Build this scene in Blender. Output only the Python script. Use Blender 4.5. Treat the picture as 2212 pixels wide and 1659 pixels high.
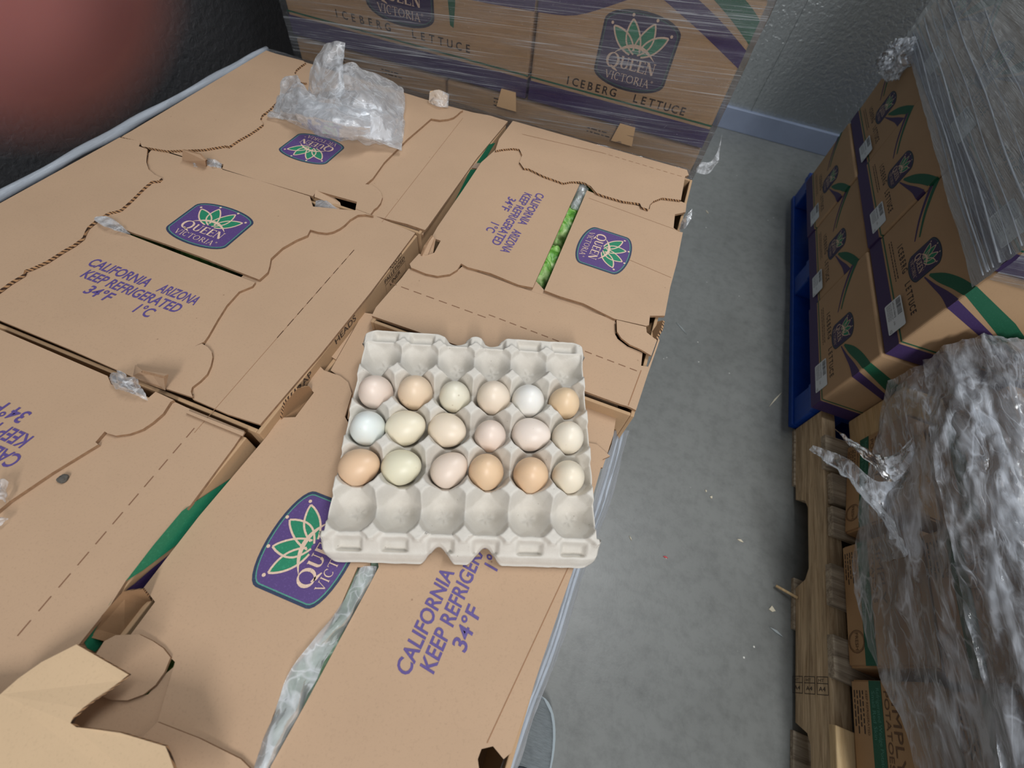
import bpy, bmesh, math, random
from mathutils import Vector, Matrix, noise, Euler
random.seed(7)
sc = bpy.context.scene
for o in list(bpy.data.objects): bpy.data.objects.remove(o)
C = sc.collection
PI = math.pi

# ------------------------------------------------------------------ camera
T = 0.65                                   # height of the carton tops above the floor
CAM_R = Euler((0.5749240, -0.0905652, 0.3590003), 'XYZ').to_matrix()
CAM_P = Vector((0.90597, 0.28030, 0.47232 + T))
FPX, IW, IH = 942.126, 2212.0, 1659.0
cd = bpy.data.cameras.new('camera'); cam = bpy.data.objects.new('camera', cd); C.objects.link(cam)
cam.matrix_world = Matrix.Translation(CAM_P) @ CAM_R.to_4x4()
cd.sensor_width = 36; cd.sensor_fit = 'HORIZONTAL'; cd.lens = FPX / IW * 36
cd.clip_start = 0.003; cd.clip_end = 50
cd.dof.use_dof = True; cd.dof.focus_distance = 0.62; cd.dof.aperture_fstop = 5.6
sc.camera = cam

# ------------------------------------------------------------------ light, exposure
w = bpy.data.worlds.new('world'); sc.world = w; w.use_nodes = True
w.node_tree.nodes['Background'].inputs[0].default_value = (0.90, 0.95, 1.0, 1)
w.node_tree.nodes['Background'].inputs[1].default_value = 0.36
sc.view_settings.view_transform = 'Standard'; sc.view_settings.look = 'None'
sc.view_settings.exposure = 0.17; sc.view_settings.gamma = 1; sc.view_settings.use_curve_mapping = False
def area(name, loc, target, sx, sy, power, col):
    l = bpy.data.lights.new(name, 'AREA'); l.shape = 'RECTANGLE'; l.size = sx; l.size_y = sy; l.energy = power; l.color = col
    o = bpy.data.objects.new(name, l); C.objects.link(o); o.location = loc
    o.rotation_euler = (Vector(target) - Vector(loc)).to_track_quat('-Z', 'Y').to_euler(); return o
area('ceiling_lamp', (1.50, 1.45, 3.3), (1.50, 1.45, 0), 0.35, 1.4, 36, (0.95, 0.98, 1.0))
area('ceiling_lamp', (1.95, -1.9, 2.85), (0.7, 1.2, 0.7), 0.4, 1.4, 62, (1.0, 0.98, 0.96))

# ------------------------------------------------------------------ un-projection onto known planes
def _ray(u, v): return CAM_R @ Vector(((u - IW/2)/FPX, -(v - IH/2)/FPX, -1))
def PZ(u, v, z):
    d = _ray(u, v); return CAM_P + d*((z - CAM_P.z)/d.z)
def PX(u, v, x):
    d = _ray(u, v); return CAM_P + d*((x - CAM_P.x)/d.x)
def PY(u, v, y):
    d = _ray(u, v); return CAM_P + d*((y - CAM_P.y)/d.y)

# ------------------------------------------------------------------ materials
MATS = {}
def srgb(r, g, b):
    f = lambda c: ((c/255+0.055)/1.055)**2.4 if c/255 > 0.04045 else c/255/12.92
    return (f(r), f(g), f(b), 1)
class NT:
    def __init__(s, name):
        s.m = bpy.data.materials.new(name); s.m.use_nodes = True; s.t = s.m.node_tree; s.b = s.t.nodes['Principled BSDF']; s.out = s.t.nodes['Material Output']
        MATS[name] = s.m
    def n(s, typ, **k):
        x = s.t.nodes.new(typ)
        for a, v in k.items():
            if a in x.inputs: x.inputs[a].default_value = v
            else: setattr(x, a, v)
        return x
    def l(s, a, b): s.t.links.new(a, b)
    def coord(s, kind='Object', scale=(1, 1, 1), rot=(0, 0, 0)):
        tc = s.n('ShaderNodeTexCoord'); mp = s.n('ShaderNodeMapping'); mp.inputs['Scale'].default_value = scale; mp.inputs['Rotation'].default_value = rot
        s.l(tc.outputs[kind], mp.inputs[0]); return mp.outputs[0]
    def noise(s, vec, scale, detail=4, rough=0.55, dist=0):
        x = s.n('ShaderNodeTexNoise'); x.inputs['Scale'].default_value = scale; x.inputs['Detail'].default_value = detail; x.inputs['Roughness'].default_value = rough; x.inputs['Distortion'].default_value = dist
        s.l(vec, x.inputs['Vector']); return x.outputs[0]
    def ramp(s, fac, stops):
        x = s.n('ShaderNodeValToRGB'); cr = x.color_ramp
        while len(cr.elements) < len(stops): cr.elements.new(0.5)
        for e, (p, c) in zip(cr.elements, stops): e.position = p; e.color = c
        s.l(fac, x.inputs[0]); return x.outputs[0]
    def mix(s, fac, a, b, blend='MIX'):
        x = s.n('ShaderNodeMix', data_type='RGBA', blend_type=blend)
        for i, v in ((0, fac), (6, a), (7, b)):
            if isinstance(v, (tuple, float, int)): x.inputs[i].default_value = v
            else: s.l(v, x.inputs[i])
        return x.outputs[2]
    def bump(s, h, strength, dist=0.001):
        x = s.n('ShaderNodeBump'); x.inputs['Strength'].default_value = strength; x.inputs['Distance'].default_value = dist
        s.l(h, x.inputs['Height']); s.l(x.outputs[0], s.b.inputs['Normal']); return x
    def base(s, c):
        if isinstance(c, tuple): s.b.inputs['Base Color'].default_value = c
        else: s.l(c, s.b.inputs['Base Color'])
    def set(s, **k):
        for a, v in k.items(): s.b.inputs[a.replace('_', ' ')].default_value = v
G = lambda v: (v, v, v, 1)
def cardboard(name, rgb, var=1.0):
    t = NT(name); v = t.coord('Object')
    a = t.noise(v, 7, 5, 0.6); b = t.noise(v, 420, 2, 0.7)
    v2 = t.coord('Object', (3, 60, 3)); st = t.noise(v2, 4, 3)
    c = srgb(*rgb); dk = tuple(x*0.88 for x in c[:3]) + (1,); lt = tuple(min(1, x*1.07) for x in c[:3]) + (1,)
    col = t.mix(a, dk, lt)
    col = t.mix(t.ramp(b, [(0.30, G(0.86)), (0.5, G(1)), (0.72, G(1.0))]), G(0), col, 'MULTIPLY') if False else col
    m = t.ramp(b, [(0.25, G(0.90)), (0.45, G(1))])
    col = t.mix(1.0, col, m, 'MULTIPLY')
    s2 = t.ramp(t.noise(v, 3.3, 6, 0.7), [(0.62, G(1)), (0.82, (0.86, 0.82, 0.82, 1))])
    col = t.mix(1.0, col, s2, 'MULTIPLY')
    sp = t.n('ShaderNodeTexVoronoi'); sp.inputs['Scale'].default_value = 26; t.l(v, sp.inputs['Vector'])
    spk = t.ramp(sp.outputs['Distance'], [(0.022, (0.45, 0.38, 0.34, 1)), (0.034, G(1))])
    col = t.mix(0.55, col, spk, 'MULTIPLY')
    t.base(col); t.set(Roughness=0.78, IOR=1.4)
    h = t.mix(0.5, st, b); t.bump(h, 0.18, 0.0008); return t.m
CB = cardboard('cardboard_kraft', (184, 154, 126))
CB2 = cardboard('cardboard_light', (202, 174, 140))
CBI = cardboard('cardboard_inside', (150, 116, 84))
CBS = cardboard('cardboard_side', (180, 148, 114))
def plain_edge():
    t = NT('board_edge'); v = t.coord('Object'); a = t.noise(v, 160, 3, 0.6)
    t.base(t.mix(a, srgb(112, 82, 58), srgb(172, 138, 106))); t.set(Roughness=0.9); return t.m
def edge_mat():
    t = NT('corrugated_edge'); v = t.coord('Object', (1, 1, 1))
    wv = t.n('ShaderNodeTexWave', wave_type='BANDS', bands_direction='DIAGONAL'); wv.inputs['Scale'].default_value = 95; wv.inputs['Distortion'].default_value = 4; wv.inputs['Detail'].default_value = 2
    t.l(v, wv.inputs['Vector'])
    t.base(t.ramp(wv.outputs['Fac'], [(0.35, srgb(62, 42, 28)), (0.6, srgb(176, 138, 100))])); t.set(Roughness=0.9); return t.m
EDGE = edge_mat()
EDGE2 = plain_edge()
def ink(name, rgb, rough=0.6):
    t = NT(name); v = t.coord('Object'); a = t.noise(v, 500, 2, 0.7); c = srgb(*rgb)
    lt = tuple(min(1, x*1.5+0.02) for x in c[:3]) + (1,)
    t.base(t.mix(t.ramp(a, [(0.55, G(0)), (0.75, G(0.7))]), c, lt)); t.set(Roughness=rough); return t.m
PURP = ink('ink_purple', (84, 62, 118)); NAVY = ink('ink_navy', (44, 56, 82)); TEAL = ink('ink_teal', (78, 140, 124)); GRN = ink('ink_green', (32, 126, 92))
CRM = ink('ink_cream', (214, 186, 164)); TXTP = ink('ink_text_purple', (88, 72, 132)); BLK = ink('ink_black', (46, 36, 34)); DPUR = ink('ink_dark_purple', (62, 44, 92)); DGRN = ink('ink_dark_green', (22, 92, 66))
def plain(name, rgb, rough=0.5, metal=0.0, nz=None, bump=0.0, **k):
    t = NT(name); v = t.coord('Object'); c = srgb(*rgb)
    if nz:
        a = t.noise(v, nz, 5, 0.6); t.base(t.mix(a, tuple(x*0.7 for x in c[:3])+(1,), tuple(min(1, x*1.25) for x in c[:3])+(1,)))
        if bump: t.bump(a, bump, 0.002)
    else: t.base(c)
    t.set(Roughness=rough, Metallic=metal, **k); return t.m
# pulp of the egg tray
t = NT('moulded_pulp'); v = t.coord('Object'); a = t.noise(v, 60, 6, 0.7); b = t.noise(v, 900, 3, 0.7)
col = t.mix(a, srgb(196, 190, 180), srgb(218, 213, 204)); vo = t.n('ShaderNodeTexVoronoi'); vo.inputs['Scale'].default_value = 75; t.l(v, vo.inputs['Vector'])
col = t.mix(0.6, col, t.ramp(vo.outputs['Distance'], [(0.03, (0.35, 0.3, 0.26, 1)), (0.06, G(1))]), 'MULTIPLY')
t.base(col); t.set(Roughness=0.9); t.bump(t.mix(0.5, a, b), 0.55, 0.0012); PULP = t.m
# concrete floor
t = NT('polished_concrete'); v = t.coord('Object'); a = t.noise(v, 1.7, 8, 0.62, 0.3); b = t.noise(v, 26, 6, 0.75); c2 = t.noise(v, 190, 3, 0.7)
col = t.mix(a, srgb(99, 101, 99), srgb(130, 133, 131)); col = t.mix(1.0, col, t.ramp(b, [(0.25, G(0.72)), (0.55, G(1.02))]), 'MULTIPLY')
vo = t.n('ShaderNodeTexVoronoi', feature='DISTANCE_TO_EDGE'); vo.inputs['Scale'].default_value = 9; vn = t.n('ShaderNodeTexNoise'); vn.inputs['Scale'].default_value = 6; t.l(v, vn.inputs['Vector'])
ad = t.n('ShaderNodeMix', data_type='VECTOR'); ad.inputs[0].default_value = 0.22; t.l(v, ad.inputs[4]); t.l(vn.outputs['Color'], ad.inputs[5]); t.l(ad.outputs[1], vo.inputs['Vector'])
crk = t.ramp(vo.outputs['Distance'], [(0.0, G(0.72)), (0.014, G(1))]); msk = t.ramp(t.noise(v, 1.1, 3), [(0.52, G(0)), (0.66, G(0.7))])
col = t.mix(msk, col, t.mix(1.0, col, crk, 'MULTIPLY'))
vo2 = t.n('ShaderNodeTexVoronoi'); vo2.inputs['Scale'].default_value = 14; t.l(v, vo2.inputs['Vector'])
col = t.mix(t.ramp(vo2.outputs['Distance'], [(0.022, G(1)), (0.036, G(0))]), col, srgb(206, 206, 200))
t.base(col); t.l(t.ramp(a, [(0.3, G(0.30)), (0.7, G(0.50))]), t.b.inputs['Roughness']); t.bump(t.mix(0.4, b, c2), 0.25, 0.0015); CONC = t.m
# stucco embossed metal wall
def stucco(name, rgb, rough, metal):
    t = NT(name); v = t.coord('Object'); a = t.noise(v, 70, 3, 0.5, 0.4); b = t.noise(v, 1.3, 3)
    c = srgb(*rgb); t.base(t.mix(b, tuple(x*0.85 for x in c[:3])+(1,), c)); t.set(Roughness=rough, Metallic=metal); t.bump(a, 0.8, 0.004); return t.m
WALLB = stucco('stucco_grey_metal', (158, 164, 166), 0.28, 0.6)
WALLL = stucco('stucco_dark_reflection_metal', (96, 98, 102), 0.36, 0.7)  # same metal as the back wall, dark reflections put into its base colour
KICK = plain('painted_kick_plate', (140, 152, 176), 0.45, 0.2, nz=4)
CEIL = plain('ceiling_panel', (60, 62, 66), 0.7)
# wood
def wood(name, rgb, dark, axis=(1, 1, 1)):
    t = NT(name); v = t.coord('Object', axis); a = t.noise(v, 14, 8, 0.65, 0.6); b = t.noise(v, 3, 4)
    c = srgb(*rgb); d = srgb(*dark); col = t.mix(t.ramp(a, [(0.32, G(0)), (0.66, G(1))]), d, c)
    col = t.mix(1.0, col, t.ramp(b, [(0.3, G(0.7)), (0.6, G(1.05))]), 'MULTIPLY'); t.base(col); t.set(Roughness=0.85); t.bump(a, 0.4, 0.002); return t.m
WOODY = wood('pallet_wood_along', (222, 198, 162), (158, 132, 100), (9, 0.6, 9))
WOODX = wood('pallet_wood_across', (190, 176, 154), (120, 106, 90), (0.6, 9, 9))
WOODL = wood('fresh_wood', (222, 196, 152), (190, 158, 112), (8, 0.5, 8))
BLUE = plain('blue_pallet_paint', (12, 70, 168), 0.4, nz=30, bump=0.3)
# plastics : thin film, transparent with glossy and milky streaks
def film(name, milky, rgb=(225, 232, 240), streak=(1, 1, 1), scale=20, rough=0.14, lo=0.45, hi=0.75, bump=0.6, bscale=None, fres=1.2, floor=0.2, tilt=(0, 0, 0), env=None, creases=0):
    t = NT(name); tc = t.n('ShaderNodeTexCoord'); ro = t.n('ShaderNodeVectorRotate', rotation_type='EULER_XYZ'); ro.inputs['Rotation'].default_value = tilt; t.l(tc.outputs['Object'], ro.inputs[0])
    mp = t.n('ShaderNodeMapping'); mp.inputs['Scale'].default_value = streak; t.l(ro.outputs[0], mp.inputs[0]); v = mp.outputs[0]; a = t.noise(v, scale, 6, 0.65, 0.8)
    t.base(srgb(*rgb)); t.set(Roughness=rough, IOR=1.5); t.b.inputs['Specular IOR Level'].default_value = 0.9
    h = t.noise(v, bscale or scale*1.5, 5, 0.6, 1.0); t.bump(h, bump, 0.004)
    tr = t.n('ShaderNodeBsdfTransparent'); mx = t.n('ShaderNodeMixShader'); m2 = t.n('ShaderNodeMixShader'); gl = t.n('ShaderNodeBsdfGlossy')
    gl.inputs['Roughness'].default_value = rough; t.l(t.b.inputs['Normal'].links[0].from_socket, gl.inputs['Normal'])
    fr = t.n('ShaderNodeFresnel'); fr.inputs[0].default_value = 1.5; t.l(t.b.inputs['Normal'].links[0].from_socket, fr.inputs['Normal'])
    r = t.ramp(a, [(lo, G(milky*floor)), (hi, G(milky))])
    if creases:
        for sc2, wd_ in ((creases, 0.022), (creases*2.4, 0.03)):
            cr_ = t.ramp(t.noise(v, sc2, 2, 0.5, 0.6), [(0.5-wd_, G(0)), (0.5, G(0.38)), (0.5+wd_, G(0))]); r = t.mix(1.0, r, cr_, 'ADD')
    if env:
        m4 = t.n('ShaderNodeMapping'); m4.inputs['Scale'].default_value = env[0]; t.l(ro.outputs[0], m4.inputs[0]); e_ = t.ramp(t.noise(m4.outputs[0], env[1], 3, 0.6), [(env[2], G(0.04)), (env[3], G(1))])
        r = t.mix(1.0, r, e_, 'MULTIPLY'); r = t.mix(1.0, r, t.mix(1.0, e_, G(env[4]), 'MULTIPLY'), 'ADD')
    t.l(r, mx.inputs[0]); t.l(tr.outputs[0], mx.inputs[1])
    df = t.n('ShaderNodeBsdfDiffuse'); tl = t.n('ShaderNodeBsdfTranslucent'); m3 = t.n('ShaderNodeMixShader'); m3.inputs[0].default_value = 0.5
    df.inputs[0].default_value = srgb(*rgb); tl.inputs[0].default_value = srgb(*rgb)
    t.l(df.outputs[0], m3.inputs[1]); t.l(tl.outputs[0], m3.inputs[2]); t.l(m3.outputs[0], mx.inputs[2])
    ma = t.n('ShaderNodeMath', operation='MULTIPLY', use_clamp=True); ma.inputs[1].default_value = fres; t.l(fr.outputs[0], ma.inputs[0])
    t.l(ma.outputs[0], m2.inputs[0]); t.l(mx.outputs[0], m2.inputs[1]); t.l(gl.outputs[0], m2.inputs[2]); t.l(m2.outputs[0], t.out.inputs[0]); return t.m
WRAPX = film('stretch_wrap_streaked_x', 0.95, streak=(0.8, 1, 110), scale=4, lo=0.54, hi=0.66, bump=1.0, floor=0.0, rough=0.12, fres=0.8, tilt=(0, 0.10, 0), env=((1.0, 1, 7), 2.0, 0.38, 0.62, 0.14))
WRAPY = film('stretch_wrap_streaked_y', 0.85, streak=(1, 0.8, 90), scale=4, lo=0.54, hi=0.66, bump=1.0, floor=0.0, rough=0.12, fres=0.7, tilt=(0.04, 0, 0), env=((1, 1.0, 7), 2.2, 0.40, 0.68, 0.05))
BAGM = film('clear_bag', 0.80, rgb=(246, 250, 255), scale=14, lo=0.36, hi=0.66, rough=0.12, bump=0.45, fres=0.4, floor=0.50, creases=16)
CRUM = film('crumpled_wrap', 0.85, rgb=(238, 245, 255), streak=(1.2, 0.22, 1.2), scale=24, lo=0.46, hi=0.64, rough=0.08, bump=1.0, fres=1.1, floor=0.22, creases=14)
ROPE = film('wrap_rope', 0.85, rgb=(222, 230, 240), streak=(1, 0.10, 1), scale=90, lo=0.35, hi=0.6, rough=0.2, bump=0.8, floor=0.6, fres=0.6)
LETT = None
t = NT('lettuce_leaf'); v = t.coord('Object', (1, 1, 1)); a = t.noise(v, 22, 6, 0.6, 1.2)
t.base(t.ramp(a, [(0.32, srgb(38, 96, 20)), (0.48, srgb(104, 168, 62)), (0.62, srgb(196, 226, 150))])); t.set(Roughness=0.35); t.bump(a, 0.7, 0.006); LETT = t.m
t = NT('lettuce_pale'); v = t.coord('Object', (1, 1, 1)); a = t.noise(v, 16, 6, 0.6, 1.0)
t.base(t.ramp(a, [(0.34, srgb(84, 128, 70)), (0.5, srgb(168, 196, 170)), (0.66, srgb(206, 222, 216))])); t.set(Roughness=0.3); t.bump(a, 0.6, 0.006); LETP = t.m
STK = plain('label_paper', (214, 222, 228), 0.5); STG = plain('label_print_grey', (120, 124, 132), 0.6); STBK = plain('label_print_dark', (70, 74, 84), 0.6)

# ------------------------------------------------------------------ object helpers
def link(name, me, parent=None, mats=()):
    o = bpy.data.objects.new(name, me); C.objects.link(o)
    for m in mats: me.materials.append(m)
    if parent is not None:
        o.parent = parent; o.matrix_parent_inverse = parent_world(parent).inverted()
    return o
PW = {}
def parent_world(p):
    m = Matrix.Translation(p.location) @ p.rotation_euler.to_matrix().to_4x4()
    if p.parent is not None: m = PW.get(p.name, Matrix()) if p.name in PW else parent_world(p.parent) @ p.matrix_parent_inverse @ m
    return m
def thing(name, label, cat, loc=(0, 0, 0), rz=0, group=None):
    o = bpy.data.objects.new(name, None); C.objects.link(o); o.location = loc; o.rotation_euler = (0, 0, rz); o.empty_display_size = 0.05
    return tag(o, label, cat, group)
def tag(o, label, cat, group=None):
    o['label'] = label; o['category'] = cat
    if group: o['group'] = group
    return o
def mesh(name, verts, faces, mats, parent=None, midx=None, smooth=False):
    me = bpy.data.meshes.new(name); me.from_pydata([tuple(v) for v in verts], [], faces)
    if midx:
        for p, i in zip(me.polygons, midx): p.material_index = i
    if smooth: me.polygons.foreach_set('use_smooth', [True]*len(me.polygons))
    me.update(); return link(name, me, parent, mats)
BOXF = [(0, 3, 2, 1), (4, 5, 6, 7), (0, 1, 5, 4), (1, 2, 6, 5), (2, 3, 7, 6), (3, 0, 4, 7)]
def boxv(x0, x1, y0, y1, z0, z1):
    return [(x0, y0, z0), (x1, y0, z0), (x1, y1, z0), (x0, y1, z0), (x0, y0, z1), (x1, y0, z1), (x1, y1, z1), (x0, y1, z1)]
def box(name, b, mat, parent=None, bevel=0.0, seg=2, jitter=0.0):
    bm = bmesh.new(); vs = [bm.verts.new(Vector(v) + Vector((random.uniform(-1, 1), random.uniform(-1, 1), random.uniform(-1, 1)))*jitter) for v in boxv(*b)]
    for f in BOXF: bm.faces.new([vs[i] for i in f])
    if bevel: bmesh.ops.bevel(bm, geom=bm.edges[:], offset=bevel, segments=seg, affect='EDGES', profile=0.5)
    me = bpy.data.meshes.new(name); bm.to_mesh(me); bm.free()
    for p in me.polygons: p.use_smooth = False
    return link(name, me, parent, [mat])
def prism(name, pts, th, mats, parent=None, nrm=Vector((0, 0, 1)), sag=None):
    """flat sheet of corrugated board: outline pts (3D, on its upper face), thickness th; mats = (faces, cut edge)"""
    n = len(pts); a = sum((pts[i].cross(pts[(i+1) % n]) for i in range(n)), Vector())
    if a.dot(nrm) < 0: pts = pts[::-1]
    vs = list(pts) + [p - nrm*th for p in pts]
    fs = [tuple(range(n)), tuple(range(2*n-1, n-1, -1))] + [(i, i+n, (i+1) % n+n, (i+1) % n) for i in range(n)]
    fs[2:] = [(i+n, (i+1) % n+n, (i+1) % n, i) for i in range(n)]
    return mesh(name, vs, fs, list(mats), parent, [0, 0]+[1]*n)
def smooth_line(pts, k=4, closed=False):
    out = []; n = len(pts)
    for i in range(n if closed else n-1):
        g = lambda j: pts[j % n] if closed else pts[max(0, min(n-1, j))]
        p0, p1, p2, p3 = g(i-1), g(i), g(i+1), g(i+2)
        for s in range(k):
            t_ = s/k
            out.append(tuple(0.5*((2*p1[c]) + (-p0[c]+p2[c])*t_ + (2*p0[c]-5*p1[c]+4*p2[c]-p3[c])*t_*t_ + (-p0[c]+3*p1[c]-3*p2[c]+p3[c])*t_**3) for c in range(len(p1))))
    if not closed: out.append(tuple(pts[-1]))
    return out
def tube(name, pts, rad, mat, parent=None, seg=10, cap=True):
    vs, fs = [], []; n = len(pts); pts = [Vector(p) for p in pts]
    for i, p in enumerate(pts):
        d = (pts[min(n-1, i+1)] - pts[max(0, i-1)]).normalized(); u = d.orthogonal().normalized() if i == 0 else (pu - d*pu.dot(d)).normalized(); pu = u; vv = d.cross(u)
        r = rad[i] if isinstance(rad, (list, tuple)) else rad
        for k in range(seg): a_ = 2*PI*k/seg; vs.append(p + (u*math.cos(a_) + vv*math.sin(a_))*r)
    for i in range(n-1):
        for k in range(seg): fs.append((i*seg+k, i*seg+(k+1) % seg, (i+1)*seg+(k+1) % seg, (i+1)*seg+k))
    if cap: fs += [tuple(range(seg-1, -1, -1)), tuple((n-1)*seg+k for k in range(seg))]
    return mesh(name, vs, fs, [mat], parent, smooth=True)

# ------------------------------------------------------------------ flat print: 2-D polygons laid on a face
_TX = {}
def text2d(s, shear=0.0, bold=0.0):
    key = (s, shear, bold)
    if key not in _TX:
        cu = bpy.data.curves.new('t', 'FONT'); cu.body = s; cu.shear = shear; cu.offset = bold; cu.resolution_u = 3; cu.size = 1.0
        o = bpy.data.objects.new('t', cu); C.objects.link(o); bpy.context.view_layer.update()
        me = bpy.data.meshes.new_from_object(o.evaluated_get(bpy.context.evaluated_depsgraph_get()))
        vs = [(v_.co.x, v_.co.y) for v_ in me.vertices]; fs = [tuple(p.vertices) for p in me.polygons]
        bpy.data.objects.remove(o); bpy.data.curves.remove(cu); bpy.data.meshes.remove(me); _TX[key] = (vs, fs)
    return _TX[key]
class Print:
    def __init__(s): s.v, s.f, s.m, s.mats = [], [], [], []
    def mi(s, mat):
        if mat not in s.mats: s.mats.append(mat)
        return s.mats.index(mat)
    def poly(s, pts, mat, lay=1):
        a = sum(pts[i][0]*pts[(i+1) % len(pts)][1] - pts[(i+1) % len(pts)][0]*pts[i][1] for i in range(len(pts)))
        if a < 0: pts = pts[::-1]
        b = len(s.v); s.v += [(p[0], p[1], lay) for p in pts]; s.f.append(tuple(range(b, b+len(pts)))); s.m.append(s.mi(mat))
    def stroke(s, pts, wd, mat, lay=1, closed=False):
        n = len(pts); L, R = [], []
        for i in range(n):
            if closed: a, b = pts[(i-1) % n], pts[(i+1) % n]
            else: a, b = pts[max(0, i-1)], pts[min(n-1, i+1)]
            d = Vector((b[0]-a[0], b[1]-a[1])).normalized(); q = Vector((-d.y, d.x)); w_ = (wd[i] if isinstance(wd, (list, tuple)) else wd)/2
            L.append((pts[i][0]+q.x*w_, pts[i][1]+q.y*w_)); R.append((pts[i][0]-q.x*w_, pts[i][1]-q.y*w_))
        for i in range(n if closed else n-1):
            j = (i+1) % n; s.poly([R[i], R[j], L[j], L[i]], mat, lay)
    def disc(s, x, y, r, mat, lay=1, k=12): s.poly([(x+r*math.cos(2*PI*i/k), y+r*math.sin(2*PI*i/k)) for i in range(k)], mat, lay)
    def text(s, st, x0, y0, x1, h, mat, lay=1, shear=0.0, bold=0.0, y1=None, spread=False):
        """text fitted between x0 and x1 on baseline y0, cap height h"""
        if spread:
            n = len(st); p = (x1-x0)/(n-0.35)
            for i, ch in enumerate(st):
                if ch != ' ': vs, fs = text2d(ch, shear, bold); s._put(vs, fs, x0+i*p, y0, h/0.69, h/0.69, mat, lay, center=p*0.65)
            return
        vs, fs = text2d(st, shear, bold); a = min(v_[0] for v_ in vs); b = max(v_[0] for v_ in vs); sx = (x1-x0)/(b-a)
        s._put([(v_[0]-a, v_[1]) for v_ in vs], fs, x0, y0, sx, h/0.69, mat, lay)
    def _put(s, vs, fs, x, y, sx, sy, mat, lay, center=None):
        if center is not None: a = min(v_[0] for v_ in vs); b = max(v_[0] for v_ in vs); x += center/2 - (a+b)/2*sx
        b0 = len(s.v); s.v += [(x+v_[0]*sx, y+v_[1]*sy, lay) for v_ in vs]; k = s.mi(mat)
        for f in fs: s.f.append(tuple(b0+i for i in f)); s.m.append(k)
    def add(s, o, x, y, sc_, rot=0):
        b = len(s.v); c_, s_ = math.cos(rot), math.sin(rot)
        s.v += [(x+(p[0]*c_-p[1]*s_)*sc_, y+(p[0]*s_+p[1]*c_)*sc_, p[2]) for p in o.v]
        for f, m_ in zip(o.f, o.m): s.f.append(tuple(b+i for i in f)); s.m.append(s.mi(o.mats[m_]))
    def build(s, name, org, ex, ey, parent=None, eps=0.00012, base=0.00025):
        en = ex.cross(ey).normalized()
        return mesh(name, [org + ex*p[0] + ey*p[1] + en*(base+eps*p[2]) for p in s.v], s.f, s.mats, parent, s.m)
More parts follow.
